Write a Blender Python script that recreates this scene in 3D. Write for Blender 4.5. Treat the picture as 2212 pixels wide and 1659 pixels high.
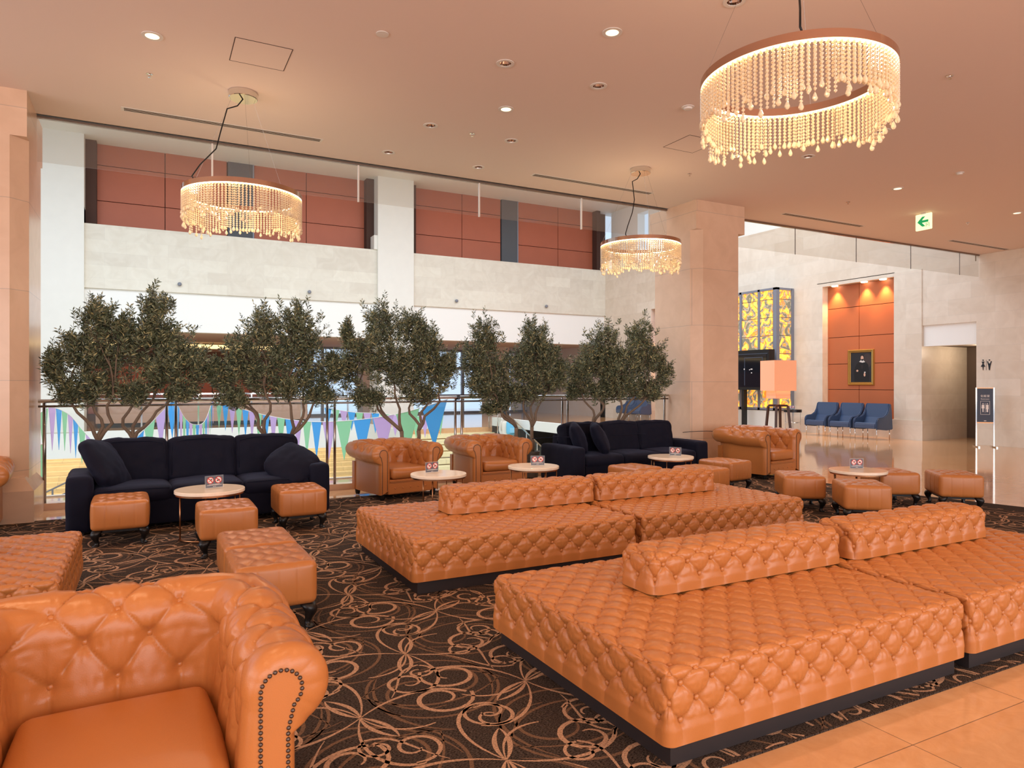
import bpy, bmesh, math, random
import numpy as np
from mathutils import Vector, Matrix, noise
R = math.radians
for o in list(bpy.data.objects): bpy.data.objects.remove(o, do_unlink=True)
SC = bpy.context.scene
COL = SC.collection
PI = math.pi

# ------------------------------------------------------------------ camera
F, YAW, H, CX, CY = 1500.0, R(27.7), 1.55, 1106.0, 829.5
cam = bpy.data.cameras.new('camera'); camo = bpy.data.objects.new('camera', cam); COL.objects.link(camo)
cam.sensor_fit = 'HORIZONTAL'; cam.sensor_width = 36; cam.lens = 36*F/2212; cam.clip_start = .05; cam.clip_end = 300
camo.location = (0, 0, H); camo.rotation_euler = (R(90), 0, -YAW)
SC.camera = camo
_s, _c = math.sin(YAW), math.cos(YAW)
def ray(x, y):
    a = (x-CX)/F; b = (CY-y)/F
    return _s+a*_c, _c-a*_s, b
def at(x, y, Y):                       # pixel -> point on the plane at depth Y
    r = ray(x, y); t = Y/r[1]; return Vector((r[0]*t, Y, H+r[2]*t))
def atX(x, y, X):
    r = ray(x, y); t = X/r[0]; return Vector((X, r[1]*t, H+r[2]*t))

# ------------------------------------------------------------------ world, exposure, daylight and added fill
SC.view_settings.view_transform = 'Standard'; SC.view_settings.look = 'None'
SC.view_settings.gamma = 1; SC.view_settings.use_curve_mapping = False
SC.view_settings.exposure = 0.2
w = bpy.data.worlds.new('sky'); SC.world = w; w.use_nodes = True
bg = w.node_tree.nodes['Background']; bg.inputs[0].default_value = (.62, .78, 1, 1); bg.inputs[1].default_value = 1.0
def area(name, loc, rot, sx, sy, power, color):
    l = bpy.data.lights.new(name, 'AREA'); l.shape = 'RECTANGLE'; l.size = sx; l.size_y = sy; l.energy = power; l.color = color
    o = bpy.data.objects.new(name, l); COL.objects.link(o); o.location = loc; o.rotation_euler = rot
    return o
area('skylight_daylight', (6, 16.0, 10.6), (R(30), 0, 0), 26, 10, 2050, (.93, .96, 1))
area('added_back_fill', (3, -6.6, 2.6), (R(90), 0, 0), 20, 4, 820, (1, .87, .78))  # unseen warm area fill added behind the viewer, no known window
area('added_side_fill', (-8.8, 3, 2.6), (R(90), 0, R(-90)), 12, 4, 380, (1, .85, .75))  # unseen warm area fill added at the open left side

# ------------------------------------------------------------------ materials
def lin(c): return tuple(((v/255)/12.92 if v/255 <= .04045 else ((v/255+.055)/1.055)**2.4) for v in c)
def mat(name, col, rough=.5, metal=0, bump=0, bscale=50, var=0, vscale=5, emis=None, estr=0, alpha=1, trans=0, ior=1.45, coat=0, sheen=0, spec=.5):
    m = bpy.data.materials.new(name); m.use_nodes = True; nt = m.node_tree; b = nt.nodes['Principled BSDF']
    c = lin(col) if max(col) > 1 else col
    b.inputs['Base Color'].default_value = (*c, 1); b.inputs['Roughness'].default_value = rough; b.inputs['Metallic'].default_value = metal
    b.inputs['Alpha'].default_value = alpha; b.inputs['Transmission Weight'].default_value = trans; b.inputs['IOR'].default_value = ior
    b.inputs['Coat Weight'].default_value = coat; b.inputs['Sheen Weight'].default_value = sheen; b.inputs['Specular IOR Level'].default_value = spec
    if emis: b.inputs['Emission Color'].default_value = (*emis, 1); b.inputs['Emission Strength'].default_value = estr
    if bump or var:
        tc = nt.nodes.new('ShaderNodeTexCoord')
    if var:
        n = nt.nodes.new('ShaderNodeTexNoise'); n.inputs['Scale'].default_value = vscale; n.inputs['Detail'].default_value = 5
        nt.links.new(tc.outputs['Object'], n.inputs['Vector'])
        mx = nt.nodes.new('ShaderNodeMix'); mx.data_type = 'RGBA'
        mx.inputs[6].default_value = (*[v*(1-var) for v in c], 1); mx.inputs[7].default_value = (*[min(1, v*(1+var)) for v in c], 1)
        nt.links.new(n.outputs['Fac'], mx.inputs[0]); nt.links.new(mx.outputs[2], b.inputs['Base Color'])
    if bump:
        n2 = nt.nodes.new('ShaderNodeTexNoise'); n2.inputs['Scale'].default_value = bscale; n2.inputs['Detail'].default_value = 4
        nt.links.new(tc.outputs['Object'], n2.inputs['Vector'])
        bp = nt.nodes.new('ShaderNodeBump'); bp.inputs['Strength'].default_value = bump; bp.inputs['Distance'].default_value = .002
        nt.links.new(n2.outputs['Fac'], bp.inputs['Height']); nt.links.new(bp.outputs[0], b.inputs['Normal'])
    return m
def nodes(m): return m.node_tree.nodes, m.node_tree.links, m.node_tree.nodes['Principled BSDF']

def stone_mat(name, c1, c2, bw, bh, rough=.35, ax='X', mortar=(.45, .38, .32), ms=.004, veins=True, rot=0, offs=.5, org=(0, 0, 0)):
    """coursed stone slabs; ax picks the horizontal axis of the wall ('X','Y') or 'F' for a floor"""
    m = bpy.data.materials.new(name); m.use_nodes = True; N, L, b = nodes(m)
    tc = N.new('ShaderNodeTexCoord'); sep = N.new('ShaderNodeSeparateXYZ'); L.new(tc.outputs['Object'], sep.inputs[0])
    cmb = N.new('ShaderNodeCombineXYZ')
    a, v = {'X': ('X', 'Z'), 'Y': ('Y', 'Z'), 'F': ('X', 'Y')}[ax]
    sa = N.new('ShaderNodeMath'); sa.operation = 'ADD'; sa.inputs[1].default_value = org[0]+200*bw
    sv = N.new('ShaderNodeMath'); sv.operation = 'ADD'; sv.inputs[1].default_value = org[1]+200*bh
    L.new(sep.outputs[a], sa.inputs[0]); L.new(sep.outputs[v], sv.inputs[0]); L.new(sa.outputs[0], cmb.inputs[0]); L.new(sv.outputs[0], cmb.inputs[1])
    br = N.new('ShaderNodeTexBrick'); L.new(cmb.outputs[0], br.inputs['Vector'])
    br.offset = offs; br.inputs['Scale'].default_value = 1; br.inputs['Mortar Size'].default_value = ms; br.inputs['Mortar Smooth'].default_value = 0
    br.inputs['Brick Width'].default_value = bw; br.inputs['Row Height'].default_value = bh
    br.inputs['Color1'].default_value = (*lin(c1), 1); br.inputs['Color2'].default_value = (*lin(c2), 1); br.inputs['Mortar'].default_value = (*mortar, 1)
    out = br.outputs['Color']
    if veins:
        n = N.new('ShaderNodeTexNoise'); n.inputs['Scale'].default_value = 2.2; n.inputs['Detail'].default_value = 8; n.inputs['Distortion'].default_value = 1.6
        L.new(tc.outputs['Object'], n.inputs['Vector'])
        cr = N.new('ShaderNodeValToRGB'); cr.color_ramp.elements[0].position = .35; cr.color_ramp.elements[1].position = .65
        cr.color_ramp.elements[0].color = (.91, .89, .87, 1); cr.color_ramp.elements[1].color = (1, 1, 1, 1)
        L.new(n.outputs['Fac'], cr.inputs[0])
        mx = N.new('ShaderNodeMix'); mx.data_type = 'RGBA'; mx.blend_type = 'MULTIPLY'; mx.inputs[0].default_value = .8
        L.new(out, mx.inputs[6]); L.new(cr.outputs[0], mx.inputs[7]); out = mx.outputs[2]
    L.new(out, b.inputs['Base Color']); b.inputs['Roughness'].default_value = rough
    return m

MT = {}
MT['leather'] = mat('tan_leather', (184, 114, 60), .31, bump=.22, bscale=260, var=.06, vscale=3, coat=.12)
MT['leather'].node_tree.nodes['Principled BSDF'].inputs['Coat Roughness'].default_value = .35
MT['navy'] = mat('navy_velvet', (12, 13, 30), .75, spec=.2, sheen=.14, var=.25, vscale=7, bump=.3, bscale=120)
MT['navy'].node_tree.nodes['Principled BSDF'].inputs['Sheen Tint'].default_value = (.25, .27, .45, 1)
MT['black'] = mat('black_lacquer', (20, 18, 18), .35)
MT['plinth'] = mat('dark_plinth', (44, 36, 36), .55)
MT['bronze'] = mat('bronze_metal', (176, 128, 92), .28, 1)
MT['chrome'] = mat('chrome', (225, 222, 218), .08, 1)
MT['steel'] = mat('brushed_steel', (150, 140, 134), .25, 1)
MT['nail'] = mat('antique_nailheads', (92, 80, 74), .3, .9)
MT['tabletop'] = mat('cream_stone_top', (246, 226, 202), .16, var=.08, vscale=14)
MT['tabletop_edge'] = mat('pale_table_edge', (232, 214, 206), .3)
MT['ceiling'] = mat('bounce_tinted_ceiling_paint', (228, 206, 193), .85, bump=.1, bscale=200)  # white paint with the warm bounce light tinted into its base colour
MT['white'] = mat('white_plaster', (236, 234, 228), .7)
MT['offwhite'] = mat('offwhite_paint', (222, 212, 202), .6)
MT['column'] = stone_mat('column_stone', (222, 186, 158), (216, 180, 152), 9, 1.02, .22, 'X', (.52, .38, .29), .004, org=(.3, .45))
MT['fascia'] = stone_mat('fascia_limestone', (226, 220, 204), (214, 206, 190), 1.25, .42, .5, 'X', (.62, .58, .5), .002)
MT['fasciaY'] = stone_mat('side_limestone', (228, 214, 196), (218, 202, 182), 1.15, .42, .35, 'Y', (.6, .54, .46), .002)
MT['white_col'] = mat('pale_column_stone', (226, 222, 212), .5, var=.04, vscale=3)
MT['terra'] = mat('terracotta_veneer', (170, 92, 64), .5, var=.07, vscale=2)
MT['terra2'] = mat('copper_veneer', (178, 98, 58), .42, var=.06, vscale=2)
MT['groove'] = mat('panel_groove', (70, 44, 34), .8)
MT['mesh'] = mat('grey_fabric_strip', (84, 86, 90), .7, bump=.6, bscale=30)
MT['brown'] = mat('brown_wall', (112, 78, 62), .6)
MT['soffit'] = mat('soffit_paint', (188, 168, 154), .8)
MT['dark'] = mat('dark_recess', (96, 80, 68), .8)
def glassmat(name, tint, refl, haze, hc):
    m = bpy.data.materials.new(name); m.use_nodes = True; nt = m.node_tree; nt.nodes.clear()
    o = nt.nodes.new('ShaderNodeOutputMaterial'); t = nt.nodes.new('ShaderNodeBsdfTransparent'); t.inputs[0].default_value = (*tint, 1)
    g = nt.nodes.new('ShaderNodeBsdfGlossy'); g.inputs['Roughness'].default_value = .01; f = nt.nodes.new('ShaderNodeFresnel'); f.inputs[0].default_value = refl
    d = nt.nodes.new('ShaderNodeBsdfDiffuse'); d.inputs[0].default_value = (*hc, 1)
    m1 = nt.nodes.new('ShaderNodeMixShader'); m1.inputs[0].default_value = haze; m2 = nt.nodes.new('ShaderNodeMixShader')
    nt.links.new(t.outputs[0], m1.inputs[1]); nt.links.new(d.outputs[0], m1.inputs[2])
    ge = nt.nodes.new('ShaderNodeNewGeometry'); mu = nt.nodes.new('ShaderNodeMath'); mu.operation = 'SUBTRACT'; mu.use_clamp = True
    nt.links.new(f.outputs[0], mu.inputs[0]); nt.links.new(ge.outputs['Backfacing'], mu.inputs[1]); nt.links.new(mu.outputs[0], m2.inputs[0]); nt.links.new(m1.outputs[0], m2.inputs[1]); nt.links.new(g.outputs[0], m2.inputs[2]); nt.links.new(m2.outputs[0], o.inputs[0])
    return m
MT['glass'] = glassmat('clear_glass', (.975, .99, .985), 1.25, .015, (.8, .85, .85))
MT['curtain'] = glassmat('smoke_curtain_glass', (.93, .92, .90), 1.42, .05, (.8, .7, .65))
MT['acrylic'] = mat('clear_acrylic', (.95, .97, 1), .02, alpha=.07)
MT['card'] = mat('dark_notice_card', (44, 52, 72), .4)
MT['red'] = mat('prohibition_red', (206, 50, 44), .5)
MT['paper'] = mat('white_print', (240, 232, 226), .5)
MT['bark'] = mat('olive_bark', (116, 98, 82), .85, bump=.8, bscale=60, var=.2, vscale=20)
MT['olive'] = mat('black_olives', (22, 22, 26), .3)
MT['pot'] = mat('grey_planter', (96, 92, 90), .6)
MT['soil'] = mat('dark_moss', (50, 44, 34), .95)
MT['led'] = mat('led_strip', (255, 240, 200), .5, emis=(1, .80, .48), estr=8)
MT['blue_leather'] = mat('blue_leather', (58, 76, 106), .30, coat=.2)
MT['walnut'] = mat('walnut_wood', (72, 44, 34), .4)
MT['cable'] = mat('black_cable', (14, 14, 16), .5)
MT['green'] = mat('exit_green', (14, 150, 84), .5, emis=(.01, .32, .11), estr=.6)
MT['exitw'] = mat('exit_panel_glow', (240, 240, 180), .5, emis=(.93, .92, .55), estr=.85)
MT['lens'] = mat('lamp_lens', (255, 240, 205), .3, emis=(1, .86, .55), estr=1.3)
MT['hot'] = mat('hot_lamp_lens', (255, 240, 205), .3, emis=(1, .86, .6), estr=9)
MT['dimreflector'] = mat('mirror_reflector', (170, 150, 138), .12, 1)
MT['yellowstep'] = stone_mat('pale_step_stone', (240, 226, 180), (230, 214, 168), 1.2, .4, .3, 'X')
MT['gold'] = mat('gilt_frame', (176, 136, 72), .35, .8, bump=.8, bscale=60)
MT['slate'] = mat('slate_sign_face', (66, 74, 90), .5)
MT['cove'] = mat('cove_light', (255, 220, 150), .5, emis=(1, .72, .32), estr=1.6)
MT['onyxframe'] = mat('grey_blue_frame', (128, 130, 140), .45, .1)
MT['shade'] = mat('glowing_lamp_shade', (236, 176, 146), .8, emis=(1, .36, .14), estr=.30)

def crystal():
    m = bpy.data.materials.new('crystal_bead'); m.use_nodes = True; N, L, b = nodes(m)
    b.inputs['Base Color'].default_value = (1, .82, .55, 1); b.inputs['Roughness'].default_value = .06
    b.inputs['Transmission Weight'].default_value = .3; b.inputs['IOR'].default_value = 1.5; b.inputs['Coat Weight'].default_value = .6
    b.inputs['Subsurface Weight'].default_value = .0
    return m
MT['crystal'] = crystal()
def leafmat():
    m = bpy.data.materials.new('olive_leaf'); m.use_nodes = True; N, L, b = nodes(m)
    gi = N.new('ShaderNodeNewGeometry')
    cr = N.new('ShaderNodeValToRGB'); e = cr.color_ramp.elements
    e[0].color = (*lin((44, 50, 36)), 1); e[1].color = (*lin((172, 160, 112)), 1)
    a = e.new(.35); a.color = (*lin((92, 100, 70)), 1); a2 = e.new(.7); a2.color = (*lin((116, 124, 98)), 1)
    L.new(gi.outputs['Random Per Island'], cr.inputs[0]); L.new(cr.outputs[0], b.inputs['Base Color'])
    b.inputs['Roughness'].default_value = .5
    return m
MT['leaf'] = leafmat()
def onyx():
    m = bpy.data.materials.new('backlit_onyx'); m.use_nodes = True; N, L, b = nodes(m)
    tc = N.new('ShaderNodeTexCoord'); n = N.new('ShaderNodeTexNoise'); n.inputs['Scale'].default_value = 2.4; n.inputs['Detail'].default_value = 9; n.inputs['Distortion'].default_value = 2.2
    L.new(tc.outputs['Object'], n.inputs['Vector'])
    cr = N.new('ShaderNodeValToRGB'); e = cr.color_ramp.elements
    e[0].position = .42; e[0].color = (.16, .14, .09, 1); e[1].position = .64; e[1].color = (1, .60, .05, 1)
    for p, c in ((.47, (.40, .35, .24, 1)), (.50, (.62, .17, .03, 1)), (.54, (1, .40, .03, 1)), (.59, (1, .66, .12, 1))):
        a = e.new(p); a.color = c
    L.new(n.outputs['Fac'], cr.inputs[0]); L.new(cr.outputs[0], b.inputs['Base Color']); L.new(cr.outputs[0], b.inputs['Emission Color'])
    b.inputs['Emission Strength'].default_value = .8; b.inputs['Roughness'].default_value = .2
    return m
MT['onyx'] = onyx()
def floor_mat():
    m = stone_mat('polished_floor_tiles', (222, 174, 128), (214, 164, 118), .89, .89, .07, 'F', (.20, .13, .08), .0022, org=(-2.91+.89*4, -1.84+.89*3), offs=0)
    N, L, b = nodes(m)
    tc = N.new('ShaderNodeTexCoord')
    src = b.inputs['Base Color'].links[0].from_socket
    n0 = N.new('ShaderNodeTexNoise'); n0.inputs['Scale'].default_value = 7; n0.inputs['Detail'].default_value = 10; n0.inputs['Roughness'].default_value = .7; n0.inputs['Distortion'].default_value = 1
    L.new(tc.outputs['Object'], n0.inputs['Vector'])
    cr = N.new('ShaderNodeValToRGB'); cr.color_ramp.elements[0].position = .36; cr.color_ramp.elements[1].position = .66; cr.color_ramp.elements[0].color = (.88, .83, .77, 1); cr.color_ramp.elements[1].color = (1, 1, 1, 1)
    L.new(n0.outputs['Fac'], cr.inputs[0]); mx = N.new('ShaderNodeMix'); mx.data_type = 'RGBA'; mx.blend_type = 'MULTIPLY'; mx.inputs[0].default_value = 1
    L.new(src, mx.inputs[6]); L.new(cr.outputs[0], mx.inputs[7]); L.new(mx.outputs[2], b.inputs['Base Color'])
    n = N.new('ShaderNodeTexNoise'); n.inputs['Scale'].default_value = 9; n.inputs['Detail'].default_value = 8
    L.new(tc.outputs['Object'], n.inputs['Vector'])
    bp = N.new('ShaderNodeBump'); bp.inputs['Strength'].default_value = .025; bp.inputs['Distance'].default_value = .01
    L.new(n.outputs['Fac'], bp.inputs['Height']); L.new(bp.outputs[0], b.inputs['Normal'])
    return m
MT['floor'] = floor_mat()
def carpet_mat(name, col, var):
    m = mat(name, col, .95, spec=.1); N, L, b = nodes(m)
    tc = N.new('ShaderNodeTexCoord'); mp = N.new('ShaderNodeMapping'); mp.inputs['Scale'].default_value = (90, 300, 1)
    L.new(tc.outputs['Object'], mp.inputs[0])
    n = N.new('ShaderNodeTexNoise'); n.inputs['Scale'].default_value = 1; n.inputs['Detail'].default_value = 2; L.new(mp.outputs[0], n.inputs['Vector'])
    cr = N.new('ShaderNodeValToRGB'); c = lin(col); e = cr.color_ramp.elements; e[0].position = .42; e[1].position = .58
    e[0].color = (*[v*(1-var) for v in c], 1); e[1].color = (*[min(1, v*(1+var)) for v in c], 1)
    L.new(n.outputs['Fac'], cr.inputs[0]); L.new(cr.outputs[0], b.inputs['Base Color'])
    return m
MT['carpet'] = carpet_mat('carpet_ground', (62, 52, 46), .75)
MT['carpet_cream'] = carpet_mat('carpet_cream_scroll', (172, 136, 110), .35)
MT['carpet_brown'] = carpet_mat('carpet_brown_scroll', (110, 84, 66), .3)
FL = {k: mat('flag_'+k, v, .7) for k, v in {'blue': (60, 164, 236), 'green': (150, 214, 164), 'lilac': (206, 170, 222)}.items()}

# ------------------------------------------------------------------ mesh helpers
def tag(o, label=None, cat=None, group=None, kind=None):
    if label: o['label'] = label
    if cat: o['category'] = cat
    if group: o['group'] = group
    if kind: o['kind'] = kind
    return o
def empty(name, loc=(0, 0, 0), rz=0, label=None, cat=None, group=None):
    o = bpy.data.objects.new(name, None); COL.objects.link(o); o.location = loc; o.rotation_euler.z = rz
    o.empty_display_size = .1
    return tag(o, label, cat, group)
class MB:
    def __init__(s): s.v = []; s.f = []; s.m = []
    def add(s, vs, fs, m=0):
        k = len(s.v); s.v += [tuple(p) for p in vs]; s.f += [tuple(i+k for i in f) for f in fs]; s.m += [m]*len(fs); return s
    def box(s, x0, x1, y0, y1, z0, z1, m=0):
        return s.add([(x, y, z) for z in (z0, z1) for y in (y0, y1) for x in (x0, x1)],
                     [(0, 2, 3, 1), (4, 5, 7, 6), (0, 1, 5, 4), (2, 6, 7, 3), (0, 4, 6, 2), (1, 3, 7, 5)], m)
    def tube(s, pts, rad, n=8, cap=True, m=0):
        pts = [Vector(p) for p in pts]; rad = rad if isinstance(rad, (list, tuple)) else [rad]*len(pts)
        vs = []; up = None
        for i, p in enumerate(pts):
            d = (pts[min(i+1, len(pts)-1)]-pts[max(i-1, 0)]).normalized()
            if up is None: up = d.orthogonal().normalized()
            up = (up-d*up.dot(d)); up = up.normalized() if up.length > 1e-6 else d.orthogonal().normalized()
            q = d.cross(up)
            vs += [p+(up*math.cos(2*PI*k/n)+q*math.sin(2*PI*k/n))*rad[i] for k in range(n)]
        fs = [(i*n+k, i*n+(k+1) % n, (i+1)*n+(k+1) % n, (i+1)*n+k) for i in range(len(pts)-1) for k in range(n)]
        if cap: fs += [tuple(range(n))[::-1], tuple((len(pts)-1)*n+k for k in range(n))]
        return s.add(vs, fs, m)
    def lathe(s, prof, n=32, c=(0, 0, 0), m=0, cap=True):
        vs = [(c[0]+r*math.cos(2*PI*k/n), c[1]+r*math.sin(2*PI*k/n), c[2]+z) for r, z in prof for k in range(n)]
        fs = [(i*n+k, i*n+(k+1) % n, (i+1)*n+(k+1) % n, (i+1)*n+k) for i in range(len(prof)-1) for k in range(n)]
        if cap: fs += [tuple(range(n))[::-1], tuple((len(prof)-1)*n+k for k in range(n))]
        return s.add(vs, fs, m)
    def ring(s, ro, ri, z0, z1, n=64, c=(0, 0, 0), m=0):
        pr = [(ri, z0), (ro, z0), (ro, z1), (ri, z1), (ri, z0)]
        return s.lathe(pr, n, c, m, cap=False)
    def prism(s, poly, axis, a, b, m=0):
        """poly of 2-D points extruded along axis from a to b"""
        def P(p, t): return {'x': (t, p[0], p[1]), 'y': (p[0], t, p[1]), 'z': (p[0], p[1], t)}[axis]
        n = len(poly)
        return s.add([P(p, a) for p in poly]+[P(p, b) for p in poly],
                     [tuple(range(n))[::-1], tuple(range(n, 2*n))]+[(k, (k+1) % n, n+(k+1) % n, n+k) for k in range(n)], m)
    def grid(s, A, m=0, close_u=False):
        nu, nv = A.shape[:2]
        k = len(s.v); s.v += [tuple(p) for p in A.reshape(-1, 3).tolist()]
        i, j = np.meshgrid(np.arange(nu if close_u else nu-1), np.arange(nv-1), indexing='ij'); i2 = (i+1) % nu
        F_ = np.stack([i*nv+j, i2*nv+j, i2*nv+j+1, i*nv+j+1], -1).reshape(-1, 4)+k
        s.f += [tuple(q) for q in F_.tolist()]; s.m += [m]*len(F_); return s
    def build(s, name, mats, parent=None, smooth=False, merge=0, recalc=True, bevel=0):
        me = bpy.data.meshes.new(name); me.from_pydata(s.v, [], s.f)
        for mm in (mats if isinstance(mats, (list, tuple)) else [mats]): me.materials.append(mm)
        me.polygons.foreach_set('material_index', s.m)
        if merge or recalc or bevel:
            bm = bmesh.new(); bm.from_mesh(me)
            if merge: bmesh.ops.remove_doubles(bm, verts=bm.verts, dist=merge)
            if bevel: bmesh.ops.bevel(bm, geom=[e for e in bm.edges if len(e.link_faces) == 2 and e.calc_face_angle(0) > .6], offset=bevel, segments=2, affect='EDGES', clamp_overlap=True)
            if recalc: bmesh.ops.recalc_face_normals(bm, faces=bm.faces)
            bm.to_mesh(me); bm.free()
        if smooth:
            me.polygons.foreach_set('use_smooth', [True]*len(me.polygons))
        me.update()
        o = bpy.data.objects.new(name, me); COL.objects.link(o)
        if parent: o.parent = parent
        return o
def structure(o, label=None): o['kind'] = 'structure'; return tag(o, label)
def copy_tree(o, parent=None):
    c = o.copy(); COL.objects.link(c)
    if parent: c.parent = parent
    for ch in list(o.children): copy_tree(ch, c)
    return c
def place(proto, used, loc, rz, label, group=None):
    """the first placement moves the prototype itself, later ones copy it"""
    o = proto if not used[0] else copy_tree(proto); used[0] = True
    o.location = loc; o.rotation_euler.z = rz; o['label'] = label
    if group: o['group'] = group
    return o
def text_mesh(s, name, size, m, parent, loc, rot, depth=.0005):
    cu = bpy.data.curves.new(name, 'FONT'); cu.body = s; cu.size = size; cu.extrude = depth; cu.align_x = 'CENTER'; cu.align_y = 'CENTER'
    t = bpy.data.objects.new(name, cu); COL.objects.link(t)
    dg = bpy.context.evaluated_depsgraph_get(); dg.update()
    me = bpy.data.meshes.new_from_object(t.evaluated_get(dg)); bpy.data.objects.remove(t)
    me.materials.clear(); me.materials.append(m)
    o = bpy.data.objects.new(name, me); COL.objects.link(o); o.location = loc; o.rotation_euler = rot
    if parent: o.parent = parent
    return o

def rbox_pts(L, W, Hh, r, face, nu, nv, bot=0.0):
    """grid on one face of a box [0,L]x[0,W]x[0,Hh]: points, rounded normals and face coordinates"""
    u = np.linspace(0, 1, nu); v = np.linspace(0, 1, nv); U, V = np.meshgrid(u, v, indexing='ij')
    if face == 'top': P = np.stack([U*L, V*W, np.full_like(U, Hh)], -1); a, b = U*L, V*W
    if face == 'bottom': P = np.stack([U*L, V*W, np.zeros_like(U)], -1); a, b = U*L, V*W
    if face == 'front': P = np.stack([U*L, np.zeros_like(U), Hh-V*Hh], -1); a, b = U*L, V*Hh
    if face == 'back': P = np.stack([U*L, np.full_like(U, W), Hh-V*Hh], -1); a, b = U*L, V*Hh
    if face == 'left': P = np.stack([np.zeros_like(U), U*W, Hh-V*Hh], -1); a, b = U*W, V*Hh
    if face == 'right': P = np.stack([np.full_like(U, L), U*W, Hh-V*Hh], -1); a, b = U*W, V*Hh
    lo = np.array([r, r, r]); hi = np.array([L-r, W-r, Hh-r])
    if bot: lo[2] = -1
    C = np.clip(P, lo, hi); D = P-C; n = np.linalg.norm(D, axis=-1, keepdims=True); Nn = D/np.maximum(n, 1e-9)
    return C, Nn, a, b
def tuft(p, q):
    return np.clip(np.abs(np.sin(PI*p)*np.sin(PI*q)), 0, 1)
def pillow(p, q, u, v, cellu, cellv):
    """bulging diamond between creases, deep dimple at each button"""
    s = tuft(p, q)
    h = s**.23
    # distance to the nearest lattice point
    pr = np.round(p); qr = np.round(q)
    du = (p-pr+q-qr)*.5*cellu; dv = (p-pr-(q-qr))*.5*cellv
    r = np.sqrt(du*du+dv*dv)
    g = np.exp(-(r/.024)**2)
    ang = np.arctan2(dv, du)
    wr = np.cos(9*ang+p*3+q*5)*np.exp(-((r-.045)/.02)**2)
    vf = np.cos(du*210)*np.exp(-np.abs(du)/.02)*np.exp(-((np.abs(dv)-.03)/.022)**2)
    cell = .5*cellu*cellv/math.sqrt(.25*cellu*cellu+.25*cellv*cellv)      # distance between parallel creases
    xp = (p-pr)*cell; xq = (q-qr)*cell
    st = .0022*(np.sign(xp)*np.exp(-np.abs(xp)/.016)+np.sign(xq)*np.exp(-np.abs(xq)/.016))
    gr = .0035*(np.exp(-(xp/.005)**2)+np.exp(-(xq/.005)**2))
    return h*.0115+.004*s+st*(1-g)-gr-g*.015+wr*.0014+vf*.0013
def add_button(mb, P, Nn, rad=.0135, m=0, sink=0.003):
    N_ = Vector(Nn).normalized(); a = N_.orthogonal().normalized(); b = N_.cross(a); P = Vector(P)+N_*sink
    prof = [(rad, -.004), (rad, .001), (rad*.8, .005), (rad*.42, .0072)]
    n = 10; vs = []
    for rr, h in prof: vs += [P+(a*math.cos(2*PI*k/n)+b*math.sin(2*PI*k/n))*rr+N_*h for k in range(n)]
    vs.append(P+N_*.008)
    fs = [(i*n+k, i*n+(k+1) % n, (i+1)*n+(k+1) % n, (i+1)*n+k) for i in range(3) for k in range(n)]
    fs += [(3*n+k, 3*n+(k+1) % n, 4*n) for k in range(n)]
    mb.add(vs, fs, m)

def tufted_block(name, L, W, Hh, r, A0, pitch, rows, g, parent, z0=0.0, taper=0.0, puff=.01):
    """buttoned leather block with diamond tufting on its top and the upper part of its sides; origin at its corner"""
    nA = max(2, round(L/A0)); nB = max(1, round(W/A0)); A = L/nA; B = W/nB; Bs = 2*pitch
    mb = MB()
    vlast = rows*pitch
    def disp(face, a, b):
        if face in ('top',):
            return pillow(a/A+b/B, a/A-b/B, a, b, A, B)
        cu = A if face in ('front', 'back') else B
        bb = np.minimum(b, vlast)
        d = pillow(a/cu+bb/Bs, a/cu-bb/Bs, a, bb, cu, Bs)
        below = np.clip((b-vlast)/max(Hh-vlast, 1e-6), 0, 1)
        ph = (a/cu+(0 if rows % 2 == 0 else .5))
        pleat = (np.abs(np.sin(PI*ph))**.5)*.021
        f2 = pleat*(1-below)**.8+.017*(1-(1-below)**.8)
        k = np.clip((b-vlast)/.03, 0, 1)
        d = np.where(b > vlast, d*(1-k)+f2*k, d)
        return d
    for face, (du, dv) in {'top': (L, W), 'front': (L, Hh), 'back': (L, Hh), 'left': (W, Hh), 'right': (W, Hh)}.items():
        nu = max(2, int(du/g)+1); nv = max(2, int(dv/g)+1)
        C, Nn, a, b = rbox_pts(L, W, Hh, r, face, nu, nv, 1)
        # bottom edge stays square-ish: no inward rounding at the very bottom
        Nz = Nn.copy()
        d = disp(face, a, b)
        # match duplicated edge values
        P = C+Nn*(r-.02+d)[..., None]
        P[..., 2] += z0
        mb.grid(P)
    mb.add([(r, r, z0+.004), (L-r, r, z0+.004), (L-r, W-r, z0+.004), (r, W-r, z0+.004)], [(0, 1, 2, 3)])
    # buttons
    def bp(face, u, v):
        lo = Vector((r, r, 0)); hi = Vector((L-r, W-r, Hh-r))
        p = {'top': (u, v, Hh), 'front': (u, 0, Hh-v), 'back': (u, W, Hh-v), 'left': (0, u, Hh-v), 'right': (L, u, Hh-v)}[face]
        c = Vector([min(max(p[i], lo[i]), hi[i]) for i in range(3)]); nn = (Vector(p)-c).normalized()
        return c+nn*(r-.02-.0085)+Vector((0, 0, z0)), nn
    for i in range(2*nA+1):
        for j in range(2*nB+1):
            if (i+j) % 2 == 0:
                add_button(mb, *bp('top', i*A/2, j*B/2))
    for face, cu, n in (('front', A, nA), ('back', A, nA), ('left', B, nB), ('right', B, nB)):
        for j in range(1, rows+1):
            for i in range(2*n+1):
                if (i+j) % 2 == 0 and 0 < i < 2*n or ((i+j) % 2 == 0 and face in ('front', 'back')):
                    add_button(mb, *bp(face, i*cu/2, j*pitch))
    return mb.build(name, MT['leather'], parent, smooth=True, merge=.0004)

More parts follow.
